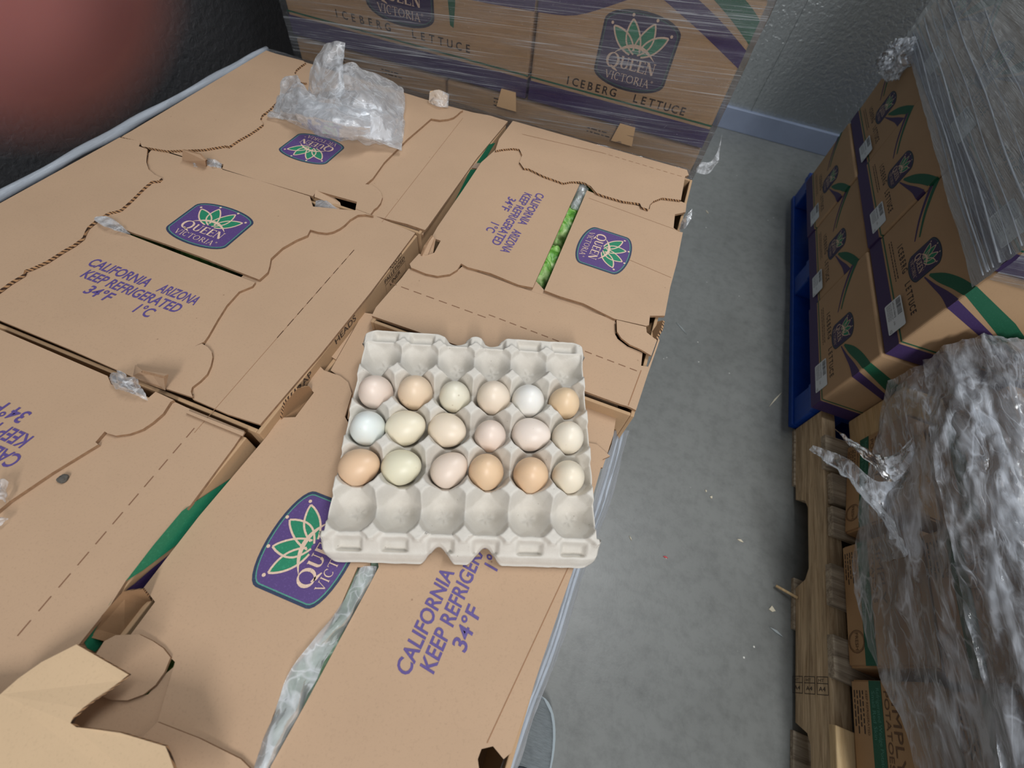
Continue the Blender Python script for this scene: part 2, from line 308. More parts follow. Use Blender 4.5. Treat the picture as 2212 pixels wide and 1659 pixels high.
# serif capitals (unit cap height), thick and thin strokes
def serif(P, st, x0, y0, x1, h, mat, lay, thick=0.15, thin=0.055, first=1.0):
    W = dict(Q=0.98, U=0.82, E=0.68, N=0.86, V=0.84, I=0.36, C=0.80, T=0.74, O=0.98, R=0.78, A=0.86)
    tot = sum(W[c]*(first if i == 0 else 1) for i, c in enumerate(st)); k = (x1-x0)/tot; x = x0
    for idx, ch in enumerate(st):
        f = first if idx == 0 else 1.0; w_ = W[ch]*k*f; hh = h*f; yb = y0 - (h*(f-1)*0.5 if f > 1 else 0)
        m_ = lambda a, b: (x + a*w_, yb + b*hh)
        tk, tn = thick*h*f, thin*h*f
        cnt = [0]
        def S(a, b, c, d, wd): cnt[0] += 1; P.stroke([m_(a, b), m_(c, d)], wd, mat, lay+0.12*cnt[0])
        def ser(a, b, l=0.13): cnt[0] += 1; P.stroke([m_(a-l, b), m_(a+l, b)], tn, mat, lay+0.12*cnt[0])
        def ring(a0, a1, cx=0.5, cy=0.5, rx=0.42, ry=0.5, n=20):
            pts, ws = [], []
            for i in range(n+1):
                a_ = math.radians(a0+(a1-a0)*i/n); pts.append(m_(cx+rx*math.cos(a_)*0.88, cy+(ry-0.03)*math.sin(a_))); ws.append(tn+(tk-tn)*abs(math.cos(a_))**1.2)
            P.stroke(pts, ws, mat, lay)
        if ch in 'QO':
            ring(0, 360)
            if ch == 'Q': P.stroke([m_(0.42, 0.16), m_(0.62, 0.02), m_(0.95, -0.14)], [tn, tk, tn], mat, lay)
        elif ch == 'U': S(0.22, 1, 0.22, 0.3, tk); S(0.8, 1, 0.8, 0.3, tn); ring(180, 360, 0.51, 0.3, 0.33, 0.32, 12); ser(0.2, 0.98); ser(0.8, 0.98)
        elif ch == 'E': S(0.26, 0, 0.26, 1, tk); S(0.12, 0.975, 0.88, 0.975, tn*1.2); S(0.26, 0.52, 0.74, 0.52, tn); S(0.12, 0.025, 0.92, 0.025, tn*1.2); S(0.88, 0.99, 0.86, 0.8, tn); S(0.92, 0, 0.92, 0.2, tn); S(0.74, 0.6, 0.74, 0.44, tn)
        elif ch == 'N': S(0.17, 0, 0.17, 0.98, tn); S(0.83, 0, 0.83, 1, tn); S(0.2, 0.97, 0.8, 0.03, tk*1.1); ser(0.17, 0.02, 0.12); ser(0.12, 0.98, 0.08); ser(0.83, 0.98, 0.12)
        elif ch == 'V': S(0.15, 1, 0.5, 0.02, tk); S(0.85, 1, 0.5, 0.02, tn); ser(0.15, 0.98, 0.12); ser(0.85, 0.98, 0.12)
        elif ch == 'I': S(0.5, 0, 0.5, 1, tk); ser(0.5, 0.02, 0.28); ser(0.5, 0.98, 0.28)
        elif ch == 'C': ring(48, 312); S(0.78, 0.92, 0.78, 0.72, tn)
        elif ch == 'T': S(0.5, 0, 0.5, 1, tk); S(0.05, 0.97, 0.95, 0.97, tn); ser(0.5, 0.02, 0.15); S(0.06, 0.98, 0.06, 0.82, tn); S(0.94, 0.98, 0.94, 0.82, tn)
        elif ch == 'R': S(0.24, 0, 0.24, 1, tk); S(0.1, 0.975, 0.5, 0.975, tn); ser(0.24, 0.02); ring(-90, 90, 0.42, 0.75, 0.30, 0.26, 10); S(0.24, 0.5, 0.45, 0.5, tn); S(0.45, 0.5, 0.92, 0.02, tk)
        elif ch == 'A': S(0.5, 0.98, 0.15, 0, tn); S(0.5, 0.98, 0.85, 0, tk); S(0.28, 0.34, 0.72, 0.34, tn); ser(0.15, 0.02, 0.11); ser(0.85, 0.02, 0.13)
        x += w_
def shield(k):
    """barrel outline of the crest, scaled about its centre by insetting k"""
    a, b, tp = 0.5-k, 0.27-k*0.35, 0.445-k
    arc = lambda sg: [(a*math.cos(PI*i/16), sg*(b + (tp-b)*math.sin(PI*i/16))) for i in range(17)]
    up = arc(1); dn = [(-p[0], p[1]) for p in arc(-1)]
    return up + dn
def leaf(P, bx, by, tx, ty, wd, bend, lay, fill=True, line=True):
    d = Vector((tx-bx, ty-by)); q = Vector((-d.y, d.x)).normalized(); L, R = [], []
    for i in range(11):
        s_ = i/10; w_ = wd*math.sin(PI*min(1, 0.12+0.88*s_))**0.8*(1 if s_ < 1 else 0)
        c_ = Vector((bx, by)) + d*s_ + q*bend*math.sin(PI*s_); L.append((c_.x+q.x*w_, c_.y+q.y*w_)); R.append((c_.x-q.x*w_, c_.y-q.y*w_))
    if fill: P.poly(R + L[::-1][1:], GRN, lay)
    if line: P.stroke(L, 0.020, CRM, lay+1.6); P.stroke(R, 0.020, CRM, lay+1.75)
def crest(PURP=PURP, NAVY=NAVY, TEAL=TEAL):
    P = Print()
    P.poly(shield(0), NAVY, 1); P.poly(shield(0.028), TEAL, 2); P.poly(shield(0.040), PURP, 3)
    _lf = 0
    for bx, by, tx, ty, wd, bd in ((-0.05, 0.0, -0.355, 0.235, 0.080, -0.005), (0.06, 0.0, 0.36, 0.235, 0.080, 0.005), (0.015, 0.0, -0.135, 0.345, 0.090, 0.025), (-0.005, 0.0, 0.150, 0.345, 0.090, -0.025)):
        leaf(P, bx, by, tx, ty, wd, bd, 3.6+0.35*_lf); _lf += 1
    arc = [(-0.27+0.54*i/16, 0.075-0.115*((i-8)/8)**2) for i in range(17)]
    P.stroke(arc, [0.004+0.040*(1-((i-8)/8)**2) for i in range(17)], CRM, 7)
    for x, y in ((-0.385, 0.262), (-0.145, 0.385), (0.165, 0.385), (0.39, 0.262)): P.disc(x, y, 0.018, CRM, 6)
    serif(P, 'QUEEN', -0.37, -0.195, 0.32, 0.135, CRM, 7, 0.20, 0.06, 1.28)
    serif(P, 'VICTORIA', -0.335, -0.345, 0.30, 0.092, CRM, 7, 0.12, 0.055)
    P.stroke([(0.325+0.012*math.cos(PI*i/4), -0.265+0.012*math.sin(PI*i/4)) for i in range(8)], 0.004, CRM, 7, True); P.disc(0.325, -0.265, 0.004, CRM, 7, 6)
    return P
CREST = crest()
DIM_CREST = crest(ink('ink_crest_dimmed', (58, 46, 84)), ink('ink_crest_rim_dimmed', (38, 40, 62)), ink('ink_crest_line_dimmed', (60, 92, 92)))  # same crest inks darkened: dim light on the stacks put into the colour
def lidtext():
    P = Print()
    P.text('CALIFORNIA', -0.0885, 0.024, 0.010, 0.0150, TXTP, 1, 0.12, 0.018); P.text('ARIZONA', 0.027, 0.024, 0.0885, 0.0150, TXTP, 1, 0.12, 0.018)
    P.text('KEEP REFRIGERATED', -0.0785, 0.0035, 0.0785, 0.0150, TXTP, 1, 0.12, 0.018)
    P.text('34°F', -0.052, -0.017, -0.011, 0.0150, TXTP, 1, 0.12, 0.018); P.text('1°C', 0.028, -0.017, 0.054, 0.0150, TXTP, 1, 0.12, 0.018)
    return P
LIDTXT = lidtext()
ex_, ey_ = Vector((1, 0, 0)), Vector((0, 1, 0))
def rotv(a): a = math.radians(a); return Vector((math.cos(a), math.sin(a), 0)), Vector((-math.sin(a), math.cos(a), 0))

# ------------------------------------------------------------------ setting
def struct(o): o['kind'] = 'structure'; return o
struct(box('floor', (-0.6, 4.2, -2.2, 3.06, -0.10, 0.0), CONC))
struct(box('wall_back', (-0.6, 4.2, 3.035, 3.16, 0.0, 3.2), WALLB))
struct(box('wall_left', (-0.26, -0.14, -2.2, 3.035, 0.0, 3.2), WALLL))
b0 = PZ(1545, 270, 0).y
struct(box('baseboard_back', (-0.13, 4.2, 3.012, 3.0349, 0.0, 0.105), KICK, bevel=0.003))
struct(box('trim_1', (1.31, 1.318, 3.028, 3.0349, 0.106, 3.2), WALLB))

# ------------------------------------------------------------------ generic lettuce cartons (closed), built once per face style, then copied
def carton_body_bm(L, D, H):
    bm = bmesh.new(); vs = [bm.verts.new(v_) for v_ in boxv(-L/2, L/2, -D/2, D/2, 0.001, H-0.001)]
    for f in BOXF: bm.faces.new([vs[i] for i in f])
    bmesh.ops.bevel(bm, geom=bm.edges[:], offset=0.006, segments=3, affect='EDGES', profile=0.5); return bm
def band(P, w_, t0=0.0, t1=0.040):
    P.poly([(-w_/2, t0+0.002), (w_/2, t0+0.002), (w_/2, t1), (-w_/2, t1)], DPUR, 1)
    P.poly([(-w_/2, t1+0.005), (w_/2, t1+0.005), (w_/2, t1+0.0085), (-w_/2, t1+0.0085)], DGRN, 1)
def iceberg(P, x0, x1, y, h=0.0145): P.text('ICEBERG  LETTUCE', x0, y, x1, h, BLK, 1, 0, 0.018, spread=True)
def smallprint(P, x0, y, w_, n, h=0.004, seed=1):
    r = random.Random(seed)
    for i in range(n):
        x = x0
        while x < x0+w_:
            l = r.uniform(0.004, 0.014); P.poly([(x, y-i*h*1.7), (x+l, y-i*h*1.7), (x+l, y-i*h*1.7+h*0.55), (x, y-i*h*1.7+h*0.55)], BLK, 1); x += l+0.003
class Ribbons:
    def __init__(s): s.l = []
    def poly(s, *a): p = Print(); p.poly(*a); s.l.append(p)
    def stroke(s, *a): p = Print(); p.stroke(*a); s.l.append(p)
    def parts(s): return [('printed_ribbon', p) for p in s.l]
def face_swoosh(w_=0.4):          # end face: crest with ribbons running off both sides
    A = Print(); band(A, w_); B = Ribbons()
    hw = w_/2
    def ribbon(pts_lo, pts_hi, mat): B.poly(pts_lo + pts_hi[::-1], mat, 1)
    g_lo = smooth_line([(0.075, 0.137), (0.115, 0.152), (0.16, 0.174), (hw, 0.190)]); g_hi = smooth_line([(0.072, 0.141), (0.105, 0.170), (0.15, 0.195), (hw, 0.214)])
    p_lo = smooth_line([(0.070, 0.126), (0.115, 0.138), (0.16, 0.150), (hw, 0.155)]); p_hi = smooth_line([(0.068, 0.128), (0.115, 0.146), (0.16, 0.166), (hw, 0.180)])
    ribbon(g_lo, g_hi, DGRN); ribbon(p_lo, p_hi, DPUR)
    l1 = smooth_line([(-0.066, 0.138), (-0.12, 0.160), (-0.165, 0.186), (-hw, 0.210)])
    B.stroke(l1, [0.004+0.010*i/(len(l1)-1) for i in range(len(l1))], DGRN, 1)
    B.stroke([(x, y-0.013-0.004*i/len(l1)) for i, (x, y) in enumerate(l1)], [0.003+0.008*i/(len(l1)-1) for i in range(len(l1))], DPUR, 1)
    L = Print(); L.add(DIM_CREST, 0.018, 0.136, 0.094); Tt = Print(); iceberg(Tt, -0.105, 0.148, 0.080, 0.014); smallprint(Tt, -0.145, 0.066, 0.15, 2, 0.0040, 3)
    return [('printed_band', A), *B.parts(), ('printed_crest', L), ('printed_lettering', Tt)]
def face_arch(w_=0.4):            # end face: crest under an arch of ribbons
    A = Print(); band(A, w_); B = Ribbons(); hw = w_/2
    B.poly(smooth_line([(-hw, 0.158), (-0.12, 0.168), (-0.03, 0.208)]) + smooth_line([(-0.03, 0.248), (-0.10, 0.215), (-hw, 0.185)]), DPUR, 1)
    B.poly(smooth_line([(0.010, 0.226), (0.10, 0.192), (hw, 0.150)]) + smooth_line([(hw, 0.178), (0.13, 0.212), (0.04, 0.248)]), DPUR, 1)
    B.poly(smooth_line([(0.10, 0.240), (0.15, 0.215), (hw, 0.187)]) + smooth_line([(hw, 0.222), (0.175, 0.236), (0.15, 0.248)]), DGRN, 1)
    L = Print(); L.add(DIM_CREST, 0.007, 0.133, 0.146); Tt = Print(); iceberg(Tt, -0.120, 0.138, 0.052)
    return [('printed_band', A), *B.parts(), ('printed_crest', L), ('printed_lettering', Tt)]
def face_long(w_=0.6):            # long face
    A = Print(); band(A, w_); B = Ribbons(); hw = w_/2
    B.poly(smooth_line([(0.12, 0.150), (0.20, 0.152), (hw, 0.158)]) + smooth_line([(hw, 0.182), (0.2, 0.185), (0.14, 0.178)]), DPUR, 1)
    B.poly(smooth_line([(0.105, 0.200), (0.112, 0.15), (0.117, 0.100)]) + smooth_line([(0.125, 0.097), (0.130, 0.15), (0.128, 0.200)]), DGRN, 1)
    L = Print(); L.add(DIM_CREST, 0.0, 0.148, 0.162); Tt = Print(); iceberg(Tt, -0.170, 0.165, 0.060)
    return [('printed_band', A), *B.parts(), ('printed_crest', L), ('printed_lettering', Tt)]
def face_longribbon(w_=0.6):      # long face: ribbons coming round the corner and falling
    A = Print(); band(A, w_); B = Ribbons(); hw = w_/2
    B.poly([(-hw, 0.192), (-0.19, 0.136), (-0.10, 0.085), (-0.10, 0.120), (-0.18, 0.165), (-hw, 0.215)], DGRN, 1)
    B.poly([(-hw, 0.155), (-0.19, 0.112), (-0.10, 0.064), (-0.10, 0.078), (-0.18, 0.125), (-hw, 0.178)], DPUR, 1)
    Tt = Print(); iceberg(Tt, -0.02, 0.25, 0.062)
    return [('printed_band', A), *B.parts(), ('printed_lettering', Tt)]
LABELP = Print()
def sticker():
    P = Print(); w_, h = 0.098, 0.046
    cor = [(w_/2*sx-sx*0.004*(1-math.cos(a)), h/2*sy-sy*0.004*(1-math.sin(a))) for sx, sy, rng in ((1, 1, (0, 45, 90)), (-1, 1, (90, 45, 0)), (-1, -1, (0, 45, 90)), (1, -1, (90, 45, 0))) for a in [math.radians(q) for q in rng]]
    P.poly(cor, STK, 3); x = -0.044; r = random.Random(5)
    while x < 0.006: b = r.choice((0.0008, 0.0014, 0.002)); P.poly([(x, 0.008), (x+b, 0.008), (x+b, 0.020), (x, 0.020)], STBK, 4); x += b+r.choice((0.0008, 0.0014))
    P.text('Lettuce Iceberg', -0.044, -0.001, 0.008, 0.0055, STBK, 4); smallprint2(P, -0.044, -0.006, 0.05, 5); P.text('V23', 0.036, -0.019, 0.046, 0.0065, STBK, 4); P.text('6/4A', 0.018, -0.006, 0.030, 0.0045, STG, 4)
    return P
def smallprint2(P, x0, y, w_, n):
    r = random.Random(9)
    for i in range(n):
        x = x0
        while x < x0+w_: l = r.uniform(0.002, 0.008); P.poly([(x, y-i*0.003), (x+l, y-i*0.003), (x+l, y-i*0.003+0.0012), (x, y-i*0.003+0.0012)], STG, 4); x += l+0.0015
def face_plain(w_):
    A = Print(); band(A, w_); Tt = Print(); smallprint(Tt, -w_*0.30, 0.236, 0.05, 3, 0.0042, 6); Tu = Print(); smallprint(Tu, w_*0.08, 0.230, 0.045, 2, 0.0042, 8)
    return [('printed_band', A), ('printed_lettering', Tt), ('printed_lettering', Tu)]
_PROTO = {}
def carton(style, x, y, z, rz, label, group, H=0.25, seat=None, tint=CBS):
    """style: list of (side, face list); side in 'front' (-Y), 'left' (-X), 'back', 'right'; body 0.6 x 0.4 with its long side along local X"""
    if style not in _PROTO:
        parts = []
        bm = carton_body_bm(0.596, 0.396, H); me = bpy.data.meshes.new('carton_body'); bm.to_mesh(me); bm.free(); me.materials.append(tint)
        parts.append(('body', me))
        fr = dict(front=(Vector((0, -0.198, 0)), Vector((1, 0, 0))), back=(Vector((0, 0.198, 0)), Vector((-1, 0, 0))), left=(Vector((-0.298, 0, 0)), Vector((0, -1, 0))), right=(Vector((0.298, 0, 0)), Vector((0, 1, 0))))
        for side, faces in STYLES[style]:
            o_, e_ = fr[side]
            for nm, P in faces:
                ob = P.build(nm, o_, e_, Vector((0, 0, 1))); parts.append((nm, ob.data)); bpy.data.objects.remove(ob)
        # folded lid seam and hand hole rim on the top
        for nm, b in (('lid_panel', (-0.15, 0.15, -0.190, -0.004, H-0.001, H+0.0015)), ('lid_panel', (-0.15, 0.15, 0.004, 0.190, H-0.001, H+0.0015))):
            ob = box(nm, b, CB); parts.append((nm, ob.data)); bpy.data.objects.remove(ob)
        _PROTO[style] = parts
    r = thing('lettuce_carton', label, 'carton', (x, y, z), rz, group)
    for nm, me in _PROTO[style]:
        if nm == 'lid_panel' and seat != 'top': continue
        o = bpy.data.objects.new(nm, me); C.objects.link(o); o.parent = r
    return r
STYLES = dict(end_plain=[('left', face_plain(0.396)), ('front', face_long(0.596))], long_plain=[('front', face_plain(0.596)), ('right', face_swoosh(0.396))],
              end_arch=[('left', face_arch(0.396)), ('front', face_long(0.596))], longside=[('front', face_long(0.596)), ('right', face_swoosh(0.396))],
              end_swoosh=[('left', face_swoosh(0.396)), ('front', face_longribbon(0.596))], own=[('right', face_swoosh(0.396)), ('front', face_long(0.596))])
# back stack: front face on y = 1.30, standing on its own pallet
YB = 1.305; LAY = [T-0.5, T-0.25, T+0.002, T+0.252, T+0.502]
wx = ['lowest layer', 'second layer', 'third layer', 'fourth layer', 'fifth layer']
for k, z in enumerate(LAY[:4]):
    vis = {0: None, 1: None, 2: 1, 3: 1}[k]
    if k % 2 == 0:
        carton('longside', 0.300, YB+0.2, z, 0, ('wide wrapped lettuce carton, its crest cut by the top edge of the photo' if k == 2 else 'wide lettuce carton at the foot of the back stack'), 'cartons of the back pallet', 0.248)
        carton('end_arch', 0.802, YB+0.3, z, PI/2, ('narrow wrapped lettuce carton with the full crest under an arch of purple ribbon' if k == 2 else 'narrow lettuce carton at the foot of the back stack'), 'cartons of the back pallet', 0.248)
    else:
        carton('end_plain' if k == 1 else 'end_arch', 0.202, YB+0.3, z, PI/2, ('narrow lettuce carton seen as a low strip behind the crumpled bag' if k == 1 else 'narrow lettuce carton above the photo edge, on the left of the back stack'), 'cartons of the back pallet', 0.248)
        carton('long_plain' if k == 1 else 'longside', 0.702, YB+0.2, z, 0, ('wide lettuce carton just under the row with the full crest, only its top strip visible' if k == 1 else 'wide lettuce carton at the top right of the back stack, barely inside the photo'), 'cartons of the back pallet', 0.248)
# strip of top cartons in the second layer stands forward of the wall: hand hole tabs folded up at its upper edge
for u, v_, nm in ((1095, 215, 'a'), (1348, 290, 'b')):
    p = PY(u, v_, YB-0.012)
    b = tag(mesh('folded_tab', [p+Vector((dx, dy, dz)) for dx, dy, dz in ((-0.024, 0, -0.02), (0.024, 0, -0.02), (0.019, 0, 0.018), (-0.015, 0, 0.018), (-0.024, 0.003, -0.02), (0.024, 0.003, -0.02), (0.019, 0.003, 0.018), (-0.015, 0.003, 0.018))], [(0, 1, 2, 3), (7, 6, 5, 4), (0, 4, 5, 1), (1, 5, 6, 2), (2, 6, 7, 3), (3, 7, 4, 0)], [CBS]),
            'small cardboard tab folded up against the ' + ('gap between the two wrapped cartons' if nm == 'a' else 'purple band under the full crest'), 'cardboard tab', 'tabs folded up on the back stack')
# right stack: end faces on x = 1.556
XR = 1.556
names = [['nearest', 'middle', 'farthest'][j] for j in range(3)]
STICK = sticker()
for k in range(4):
    for j in range(3):
        ycen = 1.366 + 0.400*j
        where = ['bottom row on the blue pallet', 'second row from the floor', 'third row behind stretch wrap', 'fourth row behind stretch wrap'][k]
        c = carton('end_swoosh', XR+0.298+(0.004 if (k+j) % 2 else 0), ycen, T-0.5+0.25*k, 0, '%s lettuce carton of the %s in the right stack' % (names[j], where), 'cartons of the right stack', 0.248)
        if k < 3:
            p = Vector((XR-0.0005, ycen-0.115, T-0.5+0.25*k+0.047))
            STICK.build('shipping_label', p, Vector((0, -1, 0)), Vector((0, 0, 1)), c, eps=0.00012, base=0.0004)
# ------------------------------------------------------------------ blue pallet under the right stack
bp = thing('blue_pallet', 'blue painted pallet under the right stack of lettuce cartons', 'pallet', (2.1, 1.8, 0))
bx0, bx1, by0, by1 = 1.585, 2.60, 1.20, 2.50
for x0 in (bx0, 2.05, 2.50): box('bottom_board', (x0, x0+0.10, by0, by1, 0.0, 0.02), BLUE, bp, 0.003)
for yy in (by0, 1.80, 2.40): box('bottom_board', (bx0+0.1, bx1, yy, yy+0.10, 0.002, 0.018), BLUE, bp, 0.003)
for x0 in (bx0+0.005, 2.05, 2.50):
    for yy in (by0, 1.80, 2.40): box('block', (x0, x0+0.09, yy, yy+0.10, 0.02, 0.098), BLUE, bp, 0.004)
for yy in (by0, 1.80, 2.40): box('stringer_board', (bx0, bx1, yy, yy+0.10, 0.098, 0.116), BLUE, bp, 0.003)
for i in range(8): box('deck_board', (bx0+0.135*i, bx0+0.135*i+0.095, by0, by1, 0.116, 0.134), BLUE, bp, 0.003)
# ------------------------------------------------------------------ wooden pallet bottom right
wp = thing('wooden_pallet', 'weathered wooden pallet along the aisle under the potato boxes, notched side board facing out', 'pallet', (2.0, 0.6, 0))
def stringer(x0, name='side_board'):
    ys = 1.192; pr = [(ys, 0.012), (ys, 0.126), (-0.015, 0.126), (-0.015, 0.012), (0.125, 0.012), (0.14, 0.05), (0.165, 0.060), (0.40, 0.060), (0.42, 0.050), (0.435, 0.012), (0.715, 0.012), (0.73, 0.048), (0.755, 0.062), (0.915, 0.062), (0.94, 0.050), (0.955, 0.012)]
    n = len(pr); vs = [(x0, y, z) for y, z in pr] + [(x0+0.036, y, z) for y, z in pr]
    return mesh(name, vs, [tuple(range(n)), tuple(range(2*n-1, n-1, -1))] + [(i, (i+1) % n, (i+1) % n+n, i+n) for i in range(n)][::1], [WOODY], wp)
for x0 in (1.602, 2.08, 2.56): stringer(x0)
for y0, y1 in ((1.0, 1.19), (0.62, 0.74), (0.30, 0.42), (0.0, 0.12)): box('bottom_board', (1.598, 2.6, y0, y1, 0.0, 0.0115), WOODX, wp, 0.001)
for y0, y1, m_ in ((1.00, 1.10, WOODX), (0.905, 0.988, WOODX), (0.822, 0.895, WOODX), (0.66, 0.75, WOODX), (0.52, 0.60, WOODX), (0.34, 0.44, WOODL), (0.17, 0.26, WOODX), (0.02, 0.12, WOODX)):
    box('deck_board', (1.592+random.uniform(0, 0.018), 2.6, y0, y1, 0.1265, 0.146), m_, wp, 0.002)
STAMP = Print()
for i in range(3):
    x = -0.05+0.042*i
    STAMP.stroke([(-0.016+x*0, 0)] and [(-0.055+i*0.04, -0.016), (-0.022+i*0.04, -0.016), (-0.022+i*0.04, 0.016), (-0.055+i*0.04, 0.016)], 0.0016, BLK, 1, True); STAMP.stroke([(-0.055+i*0.04, 0.004), (-0.022+i*0.04, 0.004)], 0.0012, BLK, 1)
    STAMP.text('A4', -0.050+i*0.04, -0.010, -0.030+i*0.04, 0.008, BLK, 1); STAMP.text('HT', -0.050+i*0.04, 0.0065, -0.034+i*0.04, 0.006, BLK, 1)
STAMP.build('burned_stamp', PX(1748, 1480, 1.6018), Vector((0, 0, 1)), Vector((0, 1, 0)), wp)
for u, v0, v1 in ((1700, 1290, 1300),):
    a = PX(1690, 1288, 1.57); 
tag(tube('wood_splinter', [Vector((1.555, 0.703, 0.010)), Vector((1.60, 0.690, 0.022))], 0.0035, WOODL, seg=6), 'pale broken splinter sticking out of the wooden pallet side board', 'splinter')
# block of wood between the blue pallet and the potato boxes
wb = box('timber_block', (1.655, 1.745, 1.078, 1.162, T-0.50+0.002, T-0.315), WOODL, bevel=0.004); tag(wb, 'pale rough timber block standing between the lettuce stack and the potato boxes', 'timber')
# ------------------------------------------------------------------ potato boxes
PGREEN = ink('ink_band_green', (20, 92, 70)); POT = cardboard('cardboard_potato', (182, 148, 110)); STAMPB = ink('ink_brown', (104, 76, 50))
def potato_art():
    P = Print(); P.poly([(-0.122, 0.048), (0.122, 0.048), (0.122, 0.076), (-0.122, 0.076)], PGREEN, 1)
    P.text('Refrigerated Wedge Potatoes', -0.11, 0.064, 0.02, 0.0075, STK if False else TEAL, 2); P.text('Small Red Skin', -0.105, 0.053, -0.03, 0.0075, TEAL, 2)
    P.text('SIMPLY', -0.108, 0.096, 0.015, 0.017, STAMPB, 1); P.text('POTATOES', -0.106, 0.081, 0.010, 0.010, STAMPB, 1)
    P.text('KEEP REFRIGERATED', -0.105, 0.038, -0.035, 0.005, STAMPB, 1); smallprint(P, -0.105, 0.030, 0.06, 4, 0.004, 4)
    pts = lambda r: [(0.078+r*math.cos(PI*i/12), 0.028+r*math.sin(PI*i/12)) for i in range(24)]
    P.stroke(pts(0.021), 0.0012, STAMPB, 1, True); P.stroke(pts(0.0185), 0.0008, STAMPB, 1, True); P.text('FRESH', 0.062, 0.0245, 0.094, 0.008, STAMPB, 1)
    return P
PA = potato_art()
def potato_box(x, y, z, rz, label, h=0.185):
    r = thing('potato_box', label, 'box', (x, y, z), rz, 'potato boxes on the wooden pallet')
    bm = bmesh.new(); vs = [bm.verts.new(v_) for v_ in boxv(0, 0.36, -0.124, 0.124, 0.0008, h)]
    for f in BOXF: bm.faces.new([vs[i] for i in f])
    bmesh.ops.bevel(bm, geom=bm.edges[:], offset=0.004, segments=2, affect='EDGES'); me = bpy.data.meshes.new('body'); bm.to_mesh(me); bm.free(); me.materials.append(POT)
    o = bpy.data.objects.new('body', me); C.objects.link(o); o.parent = r
    ob = PA.build('printed_art', Vector((-0.0003, 0, 0)), Vector((0, -1, 0)), Vector((0, 0, 1))); ob.parent = r
    return r
ZD = 0.146
potato_box(1.622, 0.672, ZD, 0, 'potato box with a green band and a round FRESH stamp low in its corner')
potato_box(1.624, 0.404, ZD, 0, 'potato box at the bottom edge of the photo reading SIMPLY POTATOES in large letters')
potato_box(1.640, 0.955, ZD, math.radians(-5), 'skewed potato box under the torn end of the plastic wrap')
potato_box(1.640, 0.660, ZD+0.186, 0, 'upper potato box covered by crumpled plastic wrap, middle of the upper row')
potato_box(1.648, 0.400, ZD+0.186, 0, 'upper potato box covered by crumpled plastic wrap, nearest the bottom edge')
potato_box(1.685, 0.930, ZD+0.186, 0, 'upper potato box covered by crumpled plastic wrap, nearest the lettuce stack')
for i, (y, lab) in enumerate(((0.66, 'middle'), (0.40, 'near'), (0.93, 'far'))):
    potato_box(2.05, y, ZD+0.186, 0, 'upper potato box away from the aisle, %s one of three under plastic' % lab); potato_box(2.05, y, ZD, 0, 'lower potato box away from the aisle, %s one of three under plastic' % lab)

# ------------------------------------------------------------------ own pallet load: lower layer of cartons and pallet
op = thing('wooden_pallet', 'wooden pallet carrying the five open-topped lettuce cartons in the foreground', 'pallet', (0.5, 0.6, 0))
for x0 in (0.0, 0.48, 0.964): box('side_board', (x0, x0+0.036, 0, 1.2, 0.012, 0.13), WOODY, op, 0.002)
for i in range(3): box('bottom_board', (0, 1.0, 0.0+0.55*i, 0.1+0.55*i, 0, 0.0118), WOODX, op, 0.002)
for i in range(7): box('deck_board', (0, 1.0, 0.18*i, 0.18*i+0.095, 0.1305, 0.148), WOODX, op, 0.002)
for x, y, rz, lab in ((0.7, 0.2, 0, 'front right'), (0.7, 0.6, 0, 'middle right'), (0.7, 1.0, 0, 'back right'), (0.2, 0.3, PI/2, 'front left'), (0.2, 0.9, PI/2, 'back left')):
    carton('own', x, y, 0.150, rz, 'lower-layer lettuce carton of the near pallet, %s of five' % lab, 'lower layer of the near pallet', 0.245)

# ------------------------------------------------------------------ top cartons
TH = 0.004
def Z(pts, z=T): return [PZ(u, v_, z) for u, v_ in pts]
def carton_shell(root, x0, x1, y0, y1, ztop, zbot, mat=CBS, holes=()):
    w_ = 0.005; d = 0.002
    for nm, b in (('side_wall', (x0, x0+w_, y0, y1, zbot, ztop)), ('side_wall', (x1-w_, x1, y0, y1, zbot, ztop)), ('end_wall', (x0+w_, x1-w_, y0, y0+w_, zbot, ztop)), ('end_wall', (x0+w_, x1-w_, y1-w_, y1, zbot, ztop))):
        box(nm, b, mat, root, 0.0012)
    box('bottom', (x0+w_, x1-w_, y0+w_, y1-w_, zbot+0.001, zbot+0.006), CBI, root)
ZB = T-0.2535
FL = (CB, EDGE2); FLD = (CB, EDGE)
def lidlogo(root, u, v_, ang, z, sc_=0.113, dx=0, dy=0):
    e, f = rotv(ang); CREST.build('printed_crest', PZ(u, v_, z), e*sc_, f*sc_, root, eps=0.00008, base=0.0003)
def lidtxt(root, u, v_, ang, z, s=1.0):
    e, f = rotv(ang); LIDTXT.build('printed_lettering', PZ(u, v_, z), e*s, f*s, root, eps=0.0001, base=0.0003)
def creases(root, segs, z, wd=0.0012, mat=None):
    P = Print(); 
    for a, b, dash in segs:
        A, B = PZ(*a, z), PZ(*b, z); n = dash or 1
        for i in range(n):
            s0 = i/n; s1 = (i+0.62)/n if dash else 1
            p, q = A.lerp(B, s0), A.lerp(B, s1); P.stroke([(p.x, p.y), (q.x, q.y)], wd, mat or CREASE, 1)
    if P.v: P.build('crease', Vector((0, 0, z)), ex_, ey_, root, base=0.0002)['kind'] = 'stuff'
CREASE = plain('crease_shadow', (150, 112, 82), 0.9); PERF = plain('perforation', (128, 94, 70), 0.9)

